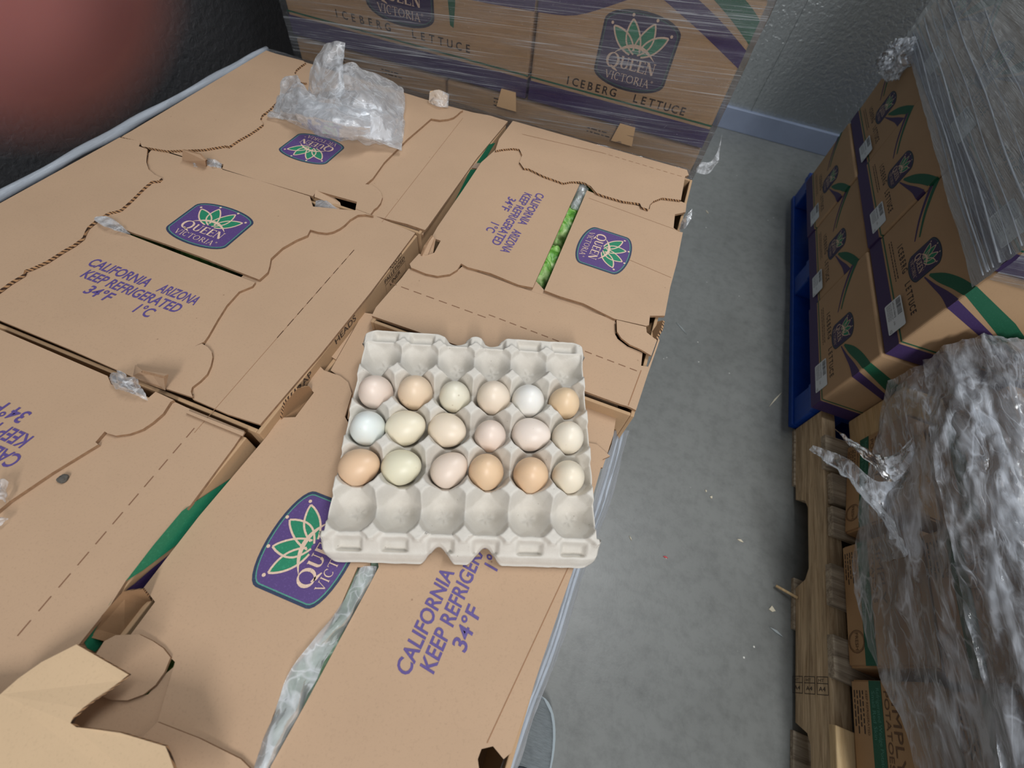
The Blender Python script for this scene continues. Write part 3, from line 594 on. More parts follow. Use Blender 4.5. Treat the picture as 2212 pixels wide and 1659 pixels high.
# --- B : middle left
B = thing('lettuce_carton', 'open-topped lettuce carton with upright crest left of centre and a plastic-lined slit', 'carton', (0.3, 0.6, ZB), 0, 'top layer of the near pallet')
carton_shell(B, 0.0, 0.592, 0.404, 0.797, T-0.008, ZB)
B_back = [(312, 342), (332, 318), (669, 424), (676, 446), (766, 455), (769, 452), (806, 466), (790, 463), (773, 464), (756, 474), (745, 485), (734, 493), (720, 500), (706, 503), (688, 501), (670, 496), (664, 508), (640, 518), (610, 535), (585, 558), (582, 575), (578, 588), (560, 604), (500, 581), (430, 553), (350, 524), (285, 502), (240, 484), (205, 470), (222, 448), (255, 425), (290, 400), (330, 378), (321, 366), (316, 352)]
B_front = [(203, 476), (250, 496), (285, 509), (360, 538), (430, 565), (500, 591), (551, 610), (545, 618), (516, 630), (489, 660), (470, 690), (450, 725), (441, 738), (420, 748), (436, 742), (449, 750), (457, 760), (459, 772), (455, 790), (447, 808), (432, 823), (415, 836), (412, 846), (416, 858), (300, 820), (150, 754), (5, 694), (-60, 665), (-20, 620), (30, 600), (58, 587), (90, 560), (160, 520), (180, 495)]
prism('lid_panel', Z(B_back, T), TH, FL, B); prism('lid_panel', Z(B_front, T-0.0008), TH, FL, B)
B_left = [(258, 297), (304, 305), (300, 316), (318, 322), (316, 350), (321, 366), (334, 377), (349, 384), (343, 390), (327, 391), (310, 405), (290, 425), (272, 442), (260, 452), (248, 456), (236, 458), (226, 463), (216, 470), (206, 476), (196, 484), (189, 490), (184, 499), (178, 513), (158, 528), (135, 541), (118, 552), (101, 563), (82, 572), (64, 580), (53, 583), (50, 592), (20, 610), (0, 625), (-90, 690), (-160, 640), (-20, 450)]
prism('end_flap', Z(B_left, T+0.0042), TH, FLD, B)
B_right = [(812, 467), (897, 503), (800, 632), (690, 768), (562, 917), (490, 894), (416, 862), (418, 852), (400, 840), (440, 750), (500, 620), (580, 540), (660, 490), (720, 480), (770, 455)]
prism('end_flap', Z(B_right, T-0.0045), TH, FL, B)
creases(B, [((765, 540), (590, 740), 9)], T-0.0045, 0.0012, PERF); creases(B, [((765, 540), (420, 935), None)], T-0.0045, 0.0006)
lidlogo(B, 455, 487, 0, T, 0.106); lidtxt(B, 270, 640, 0, T-0.0008)
# hand-hole tabs
def tab(root, pts3, name='hand_hole_tab', mat=FL): return prism(name, pts3, 0.003, mat, root, nrm=(pts3[1]-pts3[0]).cross(pts3[2]-pts3[1]).normalized())
tab(B, [PZ(292, 788, T+0.002), PZ(308, 800, T+0.020), PZ(355, 812, T+0.024), PZ(364, 808, T+0.022), PZ(358, 838, T-0.001), PZ(287, 812, T-0.001)])
tab(B, [PZ(396, 346, T-0.003), PZ(397, 322, T+0.022), PZ(435, 332, T+0.024), PZ(446, 345, T+0.018), PZ(448, 360, T-0.003)])
S = Print(); S.text('NAKED', 0.026, 0.012, 0.062, 0.0075, BLK); S.text('PALLETIZED', 0.006, 0.001, 0.068, 0.0075, BLK); S.stroke([(0.006, -0.002), (0.068, -0.002), (0.068, -0.022), (0.006, -0.022)], 0.0008, BLK, 1, True); S.text('LINER', 0.018, -0.013, 0.050, 0.0075, BLK); S.text('HEADS', -0.125, 0.004, -0.075, 0.010, BLK); S.text('WRAP', -0.225, 0.004, -0.180, 0.010, BLK)
pB = PX(832, 640, 0.5922); S.build('printed_lettering', Vector((0.5922, pB.y, T-0.022)), Vector((0, 1, 0)), Vector((0, 0, 1)), B)

# --- A : back left
A = thing('lettuce_carton', 'lettuce carton at the back left under the crumpled bag, its crest upside down', 'carton', (0.3, 1.0, ZB), 0, 'top layer of the near pallet')
carton_shell(A, 0.0, 0.594, 0.803, 1.2, T-0.008, ZB)
A_mid = [(600, 118), (655, 133), (930, 218), (935, 226), (968, 236), (972, 231), (1000, 238), (994, 241), (988, 247), (980, 253), (968, 257), (950, 259), (931, 256), (915, 270), (880, 300), (830, 350), (805, 385), (789, 398), (803, 399), (816, 408), (823, 416), (826, 426), (822, 438), (815, 447), (808, 452), (800, 463), (768, 451), (771, 436), (684, 412), (676, 424), (480, 366), (483, 355), (400, 332), (396, 340), (310, 314), (306, 300), (340, 285), (480, 318), (540, 288), (560, 268), (556, 254), (560, 180)]
prism('lid_panel', Z(A_mid, T), TH, FL, A)
A_left = [(575, 109), (596, 116), (654, 131), (660, 135), (652, 140), (640, 150), (636, 158), (644, 168), (662, 179), (640, 176), (580, 238), (574, 242), (566, 248), (562, 258), (568, 266), (567, 269), (555, 278), (540, 288), (515, 302), (494, 316), (488, 314), (440, 322), (360, 325), (306, 316), (302, 305), (262, 296)]
prism('end_flap', Z(A_left, T+0.0042), TH, FLD, A)
A_right = [(925, 217), (1022, 243), (1060, 250), (1097, 262), (1030, 342), (924, 490), (918, 497), (880, 484), (800, 464), (770, 452), (805, 380), (900, 280), (960, 240)]
prism('end_flap', Z(A_right, T-0.0045), TH, FL, A)
prism('folded_lip', Z([(770, 455), (800, 463), (880, 486), (918, 500), (914, 507), (870, 490), (806, 470), (768, 460)], T-0.012), TH, FL, A)
creases(A, [((1000, 255), (825, 480), None)], T-0.0045, 0.0007)
lidlogo(A, 674, 321, 180, T, 0.099)
tab(A, [PZ(927, 222, T), PZ(930, 196, T+0.022), PZ(950, 193, T+0.028), PZ(968, 206, T+0.022), PZ(966, 232, T), PZ(945, 228, T)], mat=(CB2, EDGE))
tab(A, [PZ(682, 413, T-0.002), PZ(712, 421, T-0.006), PZ(735, 440, T-0.012), PZ(738, 452, T-0.014), PZ(724, 458, T-0.014), PZ(700, 436, T-0.008), PZ(680, 428, T-0.004)])
for pts, m_ in (([(1070, 308), (1062, 320), (1044, 352), (1029, 352), (1056, 312)], GRN), ([(1017, 362), (1027, 352), (1040, 352), (1030, 364)], CRM), ([(1016, 366), (1029, 366), (1012, 400), (985, 448), (974, 462), (982, 436), (984, 430)], GRN), ([(1034, 362), (1040, 362), (1030, 388), (1018, 400), (1024, 378)], DPUR)):
    G_ = Print(); G_.poly([(PX(u, v_, 0.5945).y, PX(u, v_, 0.5945).z) for u, v_ in pts], m_, 1); G_.build('printed_ribbon', Vector((0.5945, 0, 0)), Vector((0, 1, 0)), Vector((0, 0, 1)), A)

# --- D : back right, turned a quarter
D = thing('lettuce_carton', 'lettuce carton at the back right with a wide slit showing bright green lettuce', 'carton', (0.8, 0.9, ZB), 0, 'top layer of the near pallet')
carton_shell(D, 0.618, 1.0, 0.605, 1.197, T-0.008, ZB)
D_left = [(1072, 322), (1082, 300), (1160, 318), (1150, 350), (1160, 374), (1217, 398), (1233, 394), (1252, 398), (1151, 621), (1120, 615), (1060, 590), (1010, 577), (996, 569), (988, 582), (972, 592), (945, 596), (920, 591), (898, 582), (888, 578), (885, 570), (905, 548), (920, 552), (938, 546), (952, 520), (932, 513), (945, 490), (1000, 410), (1040, 350)]
prism('lid_panel', Z(D_left, T), TH, FL, D)
D_right = [(1268, 411), (1275, 414), (1290, 420), (1345, 436), (1384, 446), (1403, 452), (1405, 441), (1412, 434), (1425, 428), (1440, 426), (1466, 433), (1483, 440), (1481, 458), (1458, 463), (1455, 492), (1465, 500), (1475, 502), (1462, 568), (1448, 620), (1436, 682), (1404, 682), (1402, 702), (1396, 704), (1333, 690), (1326, 688), (1300, 675), (1260, 655), (1210, 640), (1176, 627)]
prism('lid_panel', Z(D_right, T-0.0006), TH, FL, D)
prism('lid_panel', Z([(1040, 560), (1151, 600), (1176, 627), (1220, 640), (1330, 684), (1330, 720), (1180, 690), (1000, 640), (1005, 585)], T-0.0062), TH, FL, D)
D_back = [(1108, 261), (1484, 367), (1488, 378), (1480, 381), (1471, 432), (1455, 430), (1430, 427), (1412, 434), (1404, 442), (1401, 452), (1386, 447), (1382, 439), (1345, 434), (1304, 422), (1288, 416), (1276, 402), (1262, 394), (1252, 392), (1233, 392), (1217, 395), (1175, 380), (1142, 364), (1131, 363), (1122, 350), (1128, 335), (1122, 322), (1108, 320), (1085, 322), (1070, 325), (1078, 300)]
prism('end_flap', Z(D_back, T+0.0042), TH, FLD, D)
D_front = [(883, 580), (898, 584), (920, 593), (945, 597), (972, 594), (990, 583), (1000, 574), (1015, 582), (1150, 630), (1325, 690), (1330, 690), (1325, 703), (1325, 715), (1334, 732), (1355, 748), (1382, 759), (1388, 762), (1385, 790), (1400, 792), (1406, 778), (1420, 738), (1422, 730), (1425, 735), (1398, 812), (1374, 886), (1357, 878), (1340, 873), (1200, 822), (1000, 750), (803, 682), (812, 664), (850, 620), (868, 600)]
prism('end_flap', Z(D_front, T-0.0045), TH, FL, D)
prism('lock_tab', Z([(1332, 691), (1396, 706), (1397, 718), (1419, 735), (1407, 768), (1400, 764), (1385, 755), (1360, 744), (1342, 730), (1333, 716)], T+0.001), 0.003, FL, D)
creases(D, [((1056, 680), (1385, 805), 14), ((840, 610), (1060, 690), 8)], T-0.0045, 0.0014, PERF); creases(D, [((1128, 290), (1300, 330), None), ((1300, 330), (1478, 383), 12)], T+0.0042, 0.0012); creases(D, [((1385, 800), (1357, 876), None)], T-0.0045, 0.0012)
creases(D, [((1272, 428), (1470, 500), None), ((1262, 520), (1450, 600), None)], T-0.0006, 0.0007)
lidlogo(D, 1305, 540, -91, T-0.0006, 0.101); lidtxt(D, 1095, 466, -91, T)
tab(D, [PZ(908, 552, T), PZ(915, 532, T+0.012), PZ(932, 508, T+0.02), PZ(938, 514, T+0.018), PZ(932, 546, T-0.004), PZ(922, 556, T-0.004)])
tab(D, [PZ(1436, 694, T-0.002), PZ(1432, 712, T+0.006), PZ(1418, 738, T-0.006), PZ(1398, 722, T-0.02), PZ(1404, 700, T-0.022)], mat=(CBI, EDGE))

# --- E : front right, 4 cm lower
TE = T-0.022
Ec = thing('lettuce_carton', 'sagging lettuce carton under the egg tray, its slit showing plastic-wrapped lettuce', 'carton', (0.8, 0.3, TE-0.2305), 0, 'top layer of the near pallet')
carton_shell(Ec, 0.594, 0.974, 0.02, 0.598, TE-0.008, TE-0.2305)
ZE = lambda p, dz=0: Z(p, TE+dz)
E_left0 = [(715, 800), (758, 824), (760, 850), (740, 900), (800, 1000), (800, 1225), (772, 1225), (735, 1310), (690, 1385), (632, 1440), (590, 1545), (545, 1668), (400, 1700), (350, 1610), (340, 1560), (378, 1430), (370, 1422), (350, 1398), (310, 1372), (296, 1368), (270, 1394), (225, 1385), (240, 1370), (335, 1300), (322, 1282), (308, 1272), (430, 1115), (575, 944), (604, 906), (640, 902), (660, 900), (678, 848), (662, 830), (690, 798)]
E_left = [(690, 790), (700, 800), (735, 812), (752, 826), (760, 850), (745, 900), (800, 1000), (800, 1225), (772, 1225), (735, 1310), (690, 1385), (632, 1440), (590, 1545), (545, 1690), (330, 1800), (200, 1800), (340, 1560), (378, 1430), (368, 1420), (350, 1398), (300, 1370), (268, 1390), (335, 1300), (318, 1278), (310, 1270), (430, 1115), (575, 944), (606, 902), (638, 901), (678, 848), (664, 832)]
prism('lid_panel', ZE(E_left), TH, FL, Ec)
E_rightp = [(818, 1225), (800, 1100), (980, 900), (1290, 960), (1318, 985), (1302, 992), (1296, 1018), (1284, 1060), (1240, 1225), (1170, 1430), (1105, 1625), (1088, 1640), (1065, 1612), (1040, 1618), (1032, 1640), (1040, 1700), (1000, 1800), (500, 1900), (585, 1655), (660, 1520), (735, 1380), (800, 1260)]
prism('lid_panel', ZE(E_rightp, -0.0008), TH, FL, Ec)
prism('end_flap', ZE([(785, 675), (803, 678), (827, 684), (1000, 746), (1200, 822), (1335, 876), (1325, 940), (1302, 1010), (1150, 1010), (900, 960), (750, 905), (758, 850), (735, 815), (714, 800)], -0.0040), TH, FL, Ec)
prism('end_flap', ZE([(784, 674), (726, 777), (712, 768), (700, 778), (688, 794), (680, 800), (690, 788)], -0.006), 0.003, FL, Ec)
prism('lock_tab', ZE([(225, 1385), (250, 1372), (300, 1370), (330, 1385), (352, 1400), (368, 1420), (355, 1452), (335, 1480), (310, 1500), (275, 1513), (240, 1512), (210, 1500), (190, 1440)], 0.003), 0.003, FL, Ec)
lidlogo(Ec, 672, 1180, 91, TE, 0.104); lidtxt(Ec, 1018, 1278, 89, TE-0.0008, 0.99)
tab(Ec, [PZ(604, 904, TE), PZ(612, 868, TE+0.018), PZ(640, 836, TE+0.022), PZ(664, 832, TE+0.01), PZ(678, 850, TE-0.012), PZ(640, 900, TE-0.014)], mat=(CBI, EDGE))
tab(Ec, [PZ(186, 1370, TE+0.01), PZ(270, 1275, TE+0.022), PZ(312, 1270, TE+0.02), PZ(336, 1303, TE-0.02), PZ(268, 1392, TE-0.02)], mat=(CBI, EDGE))
creases(Ec, [((1228, 1225), (1052, 1605), None)], TE-0.0008, 0.0009)
prism('end_flap', ZE([(340, 1560), (430, 1595), (520, 1640), (600, 1720), (200, 1900), (100, 1800)], 0.003), 0.004, FL, Ec)

# --- C : front left
Cc = thing('lettuce_carton', 'bottom left lettuce carton with green ribbon down its side and a raised flap', 'carton', (0.3, 0.2, ZB), 0, 'top layer of the near pallet')
carton_shell(Cc, 0.0, 0.582, 0.005, 0.395, T-0.008, ZB)
C_mid = [(0, 712), (232, 812), (240, 830), (320, 860), (336, 846), (375, 864), (368, 868), (352, 893), (330, 912), (308, 927), (280, 937), (250, 941), (232, 936), (226, 932), (206, 955), (212, 960), (112, 1021), (20, 1083), (-60, 1150), (-300, 1200), (-300, 850)]
prism('lid_panel', Z(C_mid, T), TH, FL, Cc)
C_right = [(377, 868), (403, 880), (528, 931), (505, 965), (412, 1090), (272, 1254), (238, 1308), (180, 1380), (100, 1480), (-60, 1700), (-400, 1700), (-320, 1250), (-60, 1140), (60, 1050), (200, 965), (206, 954), (228, 930), (300, 925), (345, 890)]
prism('end_flap', Z(C_right, T-0.0045), TH, FL, Cc)
prism('lock_lip', Z([(404, 886), (470, 912), (528, 934), (524, 942), (460, 916), (402, 892)], T-0.0002), 0.002, FL, Cc)
creases(Cc, [((420, 925), (20, 1395), 11)], T-0.0045, 0.0013, PERF)
prism('inner_flap', ZE([(190, 1440), (210, 1490), (270, 1508), (320, 1500), (350, 1462), (376, 1440), (345, 1580), (360, 1640), (200, 1620), (120, 1560)], -0.004), 0.003, FL, Ec)
lidtxt(Cc, -42, 884, 180, T)
fl = [(165, 1392), (277, 1457), (262, 1470), (235, 1490), (205, 1510), (178, 1530), (158, 1550), (152, 1562), (165, 1571), (210, 1576), (260, 1583), (310, 1598), (357, 1612), (364, 1628), (376, 1662), (420, 1800), (-200, 1900), (-300, 1500), (0, 1500), (40, 1465), (90, 1430)]
prism('raised_flap', [PZ(u, v_, T+0.022-0.02*max(0, (200-u)/500)) for u, v_ in fl], TH, (CB2, EDGE), Cc)
for pts, m_ in (([(503, 1030), (460, 1058), (412, 1090), (392, 1104), (330, 1178), (270, 1256), (308, 1232), (350, 1200), (398, 1164), (450, 1104)], GRN), ([(291, 1260), (330, 1226), (378, 1187), (359, 1222), (312, 1271), (272, 1274)], DPUR), ([(243, 1292), (220, 1330), (180, 1385), (188, 1400), (205, 1408), (222, 1388), (200, 1370)], GRN)):
    G_ = Print(); G_.poly([(PX(u, v_, 0.5825).y, PX(u, v_, 0.5825).z) for u, v_ in pts], m_, 1); G_.build('printed_ribbon', Vector((0.5825, 0, 0)), Vector((0, 1, 0)), Vector((0, 0, 1)), Cc)
# ------------------------------------------------------------------ lettuce heads seen through the slits
def lettuce(p, r, label, mat, seed):
    bm = bmesh.new(); bmesh.ops.create_icosphere(bm, subdivisions=5, radius=r)
    for v_ in bm.verts:
        d = v_.co.normalized(); n_ = abs(noise.noise(d*2.2+Vector((seed, 0, 0))))*0.22 + abs(noise.noise(d*6+Vector((0, seed, 0))))*0.07
        v_.co = d*r*(0.90+n_); v_.co.z *= 0.88
    me = bpy.data.meshes.new('lettuce'); bm.to_mesh(me); bm.free()
    me.polygons.foreach_set('use_smooth', [True]*len(me.polygons)); o = link('lettuce', me, None, [mat]); o.location = p
    tag(o, label, 'lettuce', 'lettuce heads inside the near cartons')
for (u, v_, dz, nm, m_, sd) in ((1243, 438, -0.05, 'bright green lettuce in the wide slit, at its end nearest the back', LETT, 1), (1212, 505, -0.052, 'dark wrinkled green lettuce in the middle of the wide slit', LETT, 2), (1172, 590, -0.048, 'pale lettuce stem end at the front of the wide slit', LETT, 3)):
    p = PZ(u, v_, T+dz-0.018); lettuce(p, 0.056, nm, m_, sd)
for (u, v_, nm, sd) in ((800, 1240, 'plastic-covered lettuce in the slit just in front of the egg tray', 4), (690, 1420, 'plastic-covered lettuce halfway down the long front slit', 5), (590, 1600, 'whitish lettuce in the slit at the bottom edge of the photo', 6)):
    p = PZ(u, v_, TE-0.066); lettuce(p, 0.056, nm, LETP, sd)
lettuce(PZ(350, 1470, TE-0.075), 0.06, 'dark green lettuce behind the curved tab at the bottom left', LETT, 8)
lettuce(PZ(330, 530, T-0.075), 0.062, 'lettuce under the narrow dark slit of the crest carton', LETT, 9)
lettuce(PZ(470, 575, T-0.08), 0.062, 'lettuce low at the right end of the narrow dark slit', LETT, 10)

# ------------------------------------------------------------------ egg tray
TR_R = Euler((0.0710320, 0.0025302, 0.3520138), 'XYZ').to_matrix(); TR_O = Vector((0.818909, 0.492303, -0.0085+T)); PT = 0.04586
def smst(a, b, x): x = max(0, min(1, (x-a)/(b-a))); return x*x*(3-2*x)
def tray_h(u, v_):
    cu, cv = math.floor(u)+0.5, math.floor(v_)+0.5; inside = 0 < u < 6 and 0 < v_ < 5
    r = math.hypot(u-cu, v_-cv)
    ru, rv = round(u), round(v_); du, dv = abs(u-ru), abs(v_-rv); l1 = du+dv+0.35*min(du, dv)
    hp = 0.0440 - (0.007 if (ru in (0, 6) or rv == 5) else 0) - (0.0125 if rv == 0 else 0)
    ps = hp - max(0, l1-0.19)*0.085                       # truncated pyramids at the cell corners
    if l1 < 0.19: ps = hp - 0.0005*abs(noise.noise(Vector((u*9, v_*9, 0))))
    bowl = 0.0020 + 0.0225*smst(0.08, 0.60, r)
    if r < 0.24:
        an = math.atan2(v_-cv, u-cu); bowl += 0.0020*max(0, math.cos(4*an+1.0))*smst(0.02, 0.1, r)*(1-smst(0.12, 0.22, r))
    if inside:
        e = min(u, 6-u); ev = min(v_, 5-v_)
        rim = max(0.029-max(0, e)*0.09, (0.026 if v_ < 2.5 else 0.030)-max(0, ev)*0.10)
        return max(bowl, ps, rim, 0.001)
    ox = max(-u, u-6, 0); oy = max(-v_, v_-5, 0)
    along = v_ if ox > oy else u; ph = abs(along-round(along))
    if oy <= 0.001: return max(0.029-ox*0.16, 0.001)
    if v_ < 0:
        lob = smst(0.12, 0.26, ph); h = 0.027 - lob*0.009*smst(0.02, 0.12, oy)*(1-smst(0.30, 0.40, oy))
        if oy > 0.40: h = 0.027-(oy-0.40)*0.06
        return max(h, ps if oy < 0.14 else 0)
    if oy < 0.07: h = 0.030
    else:
        lob = smst(0.16, 0.30, ph)                         # half cups scooped between the outer ribs
        slope = 0.030 - smst(0.07, 0.42, oy)*0.013
        h = slope - lob*0.010*smst(0.07, 0.14, oy)*(1-smst(0.30, 0.38, oy))
        if oy > 0.40: h = min(h, 0.017-(oy-0.40)*0.10)
    if oy < 0.16: h = max(h, ps)
    return max(0.001, h)
U0, U1, V0, V1 = -0.10, 6.10, -0.47, 5.55
nu, nv = 260, 250
def tray_edge(u):  # y limits with the two hand notches top and bottom
    nt = lambda c, w_, d: d*smst(0, 1, 1-abs(u-c)/w_) if abs(u-c) < w_ else 0
    return nt(2.45, 0.55, 0.22)+nt(3.45, 0.50, 0.20), nt(2.45, 0.42, 0.34)+nt(3.50, 0.42, 0.34)
vs, fs = [], []
for j in range(nv+1):
    for i in range(nu+1):
        s_, q = i/nu, j/nv; u = U0+(U1-U0)*s_; a_, b_ = tray_edge(u); v0, v1 = V0+a_, V1-b_
        # rounded corners
        ccu = min(u-U0, U1-u); inset = 0.35*(1-math.sqrt(max(0, 1-(1-min(1, ccu/0.35))**2))) if ccu < 0.35 else 0
        v_ = v0+inset+(v1-v0-2*inset)*q; h = tray_h(u, v_)
        wob = 0.0012*noise.noise(Vector((u*2.1, v_*2.1, 3)))
        e = min(i, nu-i, j, nv-j)
        if e <= 2: h = h - (3-e)*0.0022
        p = TR_O + TR_R @ Vector(((u-3)*PT + wob, -(v_-2.5)*PT + 0.0006*noise.noise(Vector((u*5, v_*5, 0))), max(0.0005, h) + wob*0.4))
        vs.append(p)
for j in range(nv):
    for i in range(nu): a_ = j*(nu+1)+i; fs.append((a_, a_+nu+1, a_+nu+2, a_+1))
et = mesh('egg_tray', [p - TR_O for p in vs], fs, [PULP], smooth=True); et.location = TR_O
so = et.modifiers.new('s', 'SOLIDIFY'); so.thickness = 0.0014; so.offset = -1
tag(et, 'grey moulded pulp tray holding three rows of eggs, its front and back rows empty', 'egg tray')

# ------------------------------------------------------------------ eggs
def egg_mat(i, rgb, spots):
    t = NT('eggshell_%02d' % i); v = t.coord('Object'); a = t.noise(v, 45, 5, 0.6); b = t.noise(v, 16+i, 4, 0.6); c = srgb(*rgb)
    col = t.mix(b, tuple(x*0.93 for x in c[:3])+(1,), tuple(min(1, x*1.04) for x in c[:3])+(1,))
    if spots:
        vo_ = t.n('ShaderNodeTexVoronoi'); vo_.inputs['Scale'].default_value = 62+i*3; t.l(v, vo_.inputs['Vector'])
        col = t.mix(spots, col, t.ramp(vo_.outputs['Distance'], [(0.05, srgb(150, 120, 88)), (0.10, G(1))]), 'MULTIPLY')
    t.base(col); t.set(Roughness=0.42); t.b.inputs['Subsurface Weight'].default_value = 0.12; t.b.inputs['Subsurface Radius'].default_value = (0.004, 0.003, 0.002); t.bump(t.noise(v, 900, 2), 0.06, 0.0005); return t.m
def egg_mesh():
    vs, fs = [], []; n, m_ = 28, 36
    for i in range(n+1):
        a_ = PI*i/n; z = math.cos(a_); r = math.sin(a_)*(1-0.13*z)
        for k in range(m_): b_ = 2*PI*k/m_; vs.append((r*math.cos(b_), r*math.sin(b_), 1.22*z))
    for i in range(n):
        for k in range(m_): fs.append((i*m_+k, (i+1)*m_+k, (i+1)*m_+(k+1) % m_, i*m_+(k+1) % m_))
    return vs, fs
EV, EF = egg_mesh()
PEACH, TAN, CREAM, PINK, WHITE, BLUEW, OLIVE = (226, 192, 158), (228, 200, 164), (236, 222, 200), (232, 214, 200), (236, 234, 228), (230, 236, 232), (228, 222, 202)
EGGS = [ # u, v, half width px, half height px, colour, spots, elongation direction (deg) or None, label
 (811, 846, 37, 37, PINK, 0, None, 'pinkish white egg, leftmost of the back egg row'), (897, 847, 38, 38, (230, 206, 178), 0.3, None, 'tan egg with brown blotches, second from the left in the back egg row'),
 (982, 856, 34, 34, OLIVE, 0.35, None, 'small pale olive egg with dark specks, third in the back egg row'), (1066, 858, 37, 37, (234, 218, 198), 0, None, 'cream egg, fourth in the back egg row'),
 (1141, 865, 36, 36, WHITE, 0, None, 'bright white egg, fifth in the back egg row'), (1219, 870, 34, 34, TAN, 0, None, 'small golden tan egg, rightmost of the back egg row'),
 (794, 924, 39, 38, BLUEW, 0.15, None, 'bluish white egg, leftmost of the middle egg row'), (877, 924, 42, 39, (232, 222, 198), 0, 8, 'large cream egg, second in the middle egg row'),
 (967, 930, 42, 38, (234, 218, 196), 0, -28, 'cream egg lying tilted, third in the middle egg row'), (1059, 941, 35, 35, PINK, 0, None, 'small pinkish egg, fourth in the middle egg row'),
 (1148, 939, 40, 37, (232, 218, 206), 0.1, -12, 'large pinkish white egg, fifth in the middle egg row'), (1227, 944, 36, 35, (236, 226, 208), 0.1, None, 'off-white egg, rightmost of the middle egg row'),
 (777, 1008, 44, 40, PEACH, 0, 10, 'large peach brown egg, leftmost of the front egg row'), (868, 1009, 45, 39, (226, 220, 194), 0.2, 0, 'wide pale green-cream egg, second in the front egg row'),
 (971, 1014, 41, 37, (228, 210, 194), 0, 35, 'pinkish cream egg leaning, third in the front egg row'), (1050, 1018, 39, 39, (228, 196, 160), 0.25, None, 'speckled peach egg, fourth in the front egg row'),
 (1147, 1025, 39, 39, (230, 196, 160), 0, None, 'smooth peach egg, fifth in the front egg row'), (1228, 1029, 36, 36, (236, 224, 202), 0, None, 'cream egg, rightmost of the front egg row')]
FWD = CAM_R @ Vector((0, 0, -1)); TN = TR_R @ Vector((0, 0, 1))
for i, (u, v_, hw, hh, rgb, sp, el, lab) in enumerate(EGGS):
    zc = 0.0285 if el is None else 0.027
    d = _ray(u, v_); tt = (TR_O + TN*zc - CAM_P).dot(TN)/d.dot(TN); p = CAM_P + d*tt
    dep = (p-CAM_P).dot(FWD); rs = min(hw, hh)/FPX*dep/1.03
    if el is None: k = 1.0; ax = (TN + Vector((random.uniform(-.1, .1), random.uniform(-.1, .1), 0))).normalized(); rs *= 1.0; ez = 1.0
    else:
        a_ = math.radians(el); ex3 = CAM_R @ Vector((math.cos(a_), math.sin(a_), 0)); ax = (ex3 - TN*ex3.dot(TN)).normalized()*0.85 + TN*0.5; ax.normalize(); ez = 1.0
    vs = [Vector((x*rs, y*rs, z*rs*0.98)) for x, y, z in EV]
    o = mesh('egg', vs, EF, [egg_mat(i, rgb, sp)], smooth=True); o.location = p; q = ax.to_track_quat('Z', 'Y'); o.rotation_euler = q.to_euler()
    tag(o, lab, 'egg', 'eggs in the pulp tray')

# ------------------------------------------------------------------ plastics
def ridged(p, sc_, seed=0):
    q = p*sc_ + Vector((seed*3.1, seed*1.7, seed)); return 1-abs(noise.noise(q))*2.0
def sheet(P4, nu_, nv_, amp, sc_, seed, disp=None, strech=(1, 1, 1)):
    """crumpled bilinear sheet; P4 is a grid (rows) of 3-D points, smoothly interpolated"""
    R_, K = len(P4), len(P4[0]); vs, fs = [], []
    rows = [smooth_line([tuple(p) for p in r], max(1, nu_//(K-1))) for r in P4]
    cols = list(zip(*rows)); full = [smooth_line(list(c), max(1, nv_//(R_-1))) for c in cols]
    NI, NJ = len(full), len(full[0])
    for j in range(NJ):
        for i in range(NI):
            p = Vector(full[i][j]); pu = Vector(full[min(i+1, NI-1)][j]) - Vector(full[max(i-1, 0)][j]); pv = Vector(full[i][min(j+1, NJ-1)]) - Vector(full[i][max(j-1, 0)])
            n_ = pu.cross(pv); n_ = n_.normalized() if n_.length > 1e-9 else Vector((0, 0, 1))
            q = Vector((p.x*strech[0], p.y*strech[1], p.z*strech[2]))
            h = (ridged(q, sc_, seed)+ridged(q, sc_*2.3, seed+1)*0.5+ridged(q, sc_*5.1, seed+2)*0.26-0.8)
            vs.append(p+n_*h*amp)
    for j in range(NJ-1):
        for i in range(NI-1): a_ = j*NI+i; fs.append((a_, a_+1, a_+NI+1, a_+NI))
    return vs, fs
def join(sheets):
    V, F = [], []
    for v_, f in sheets: b = len(V); V += v_; F += [tuple(b+i for i in q) for q in f]
    return V, F
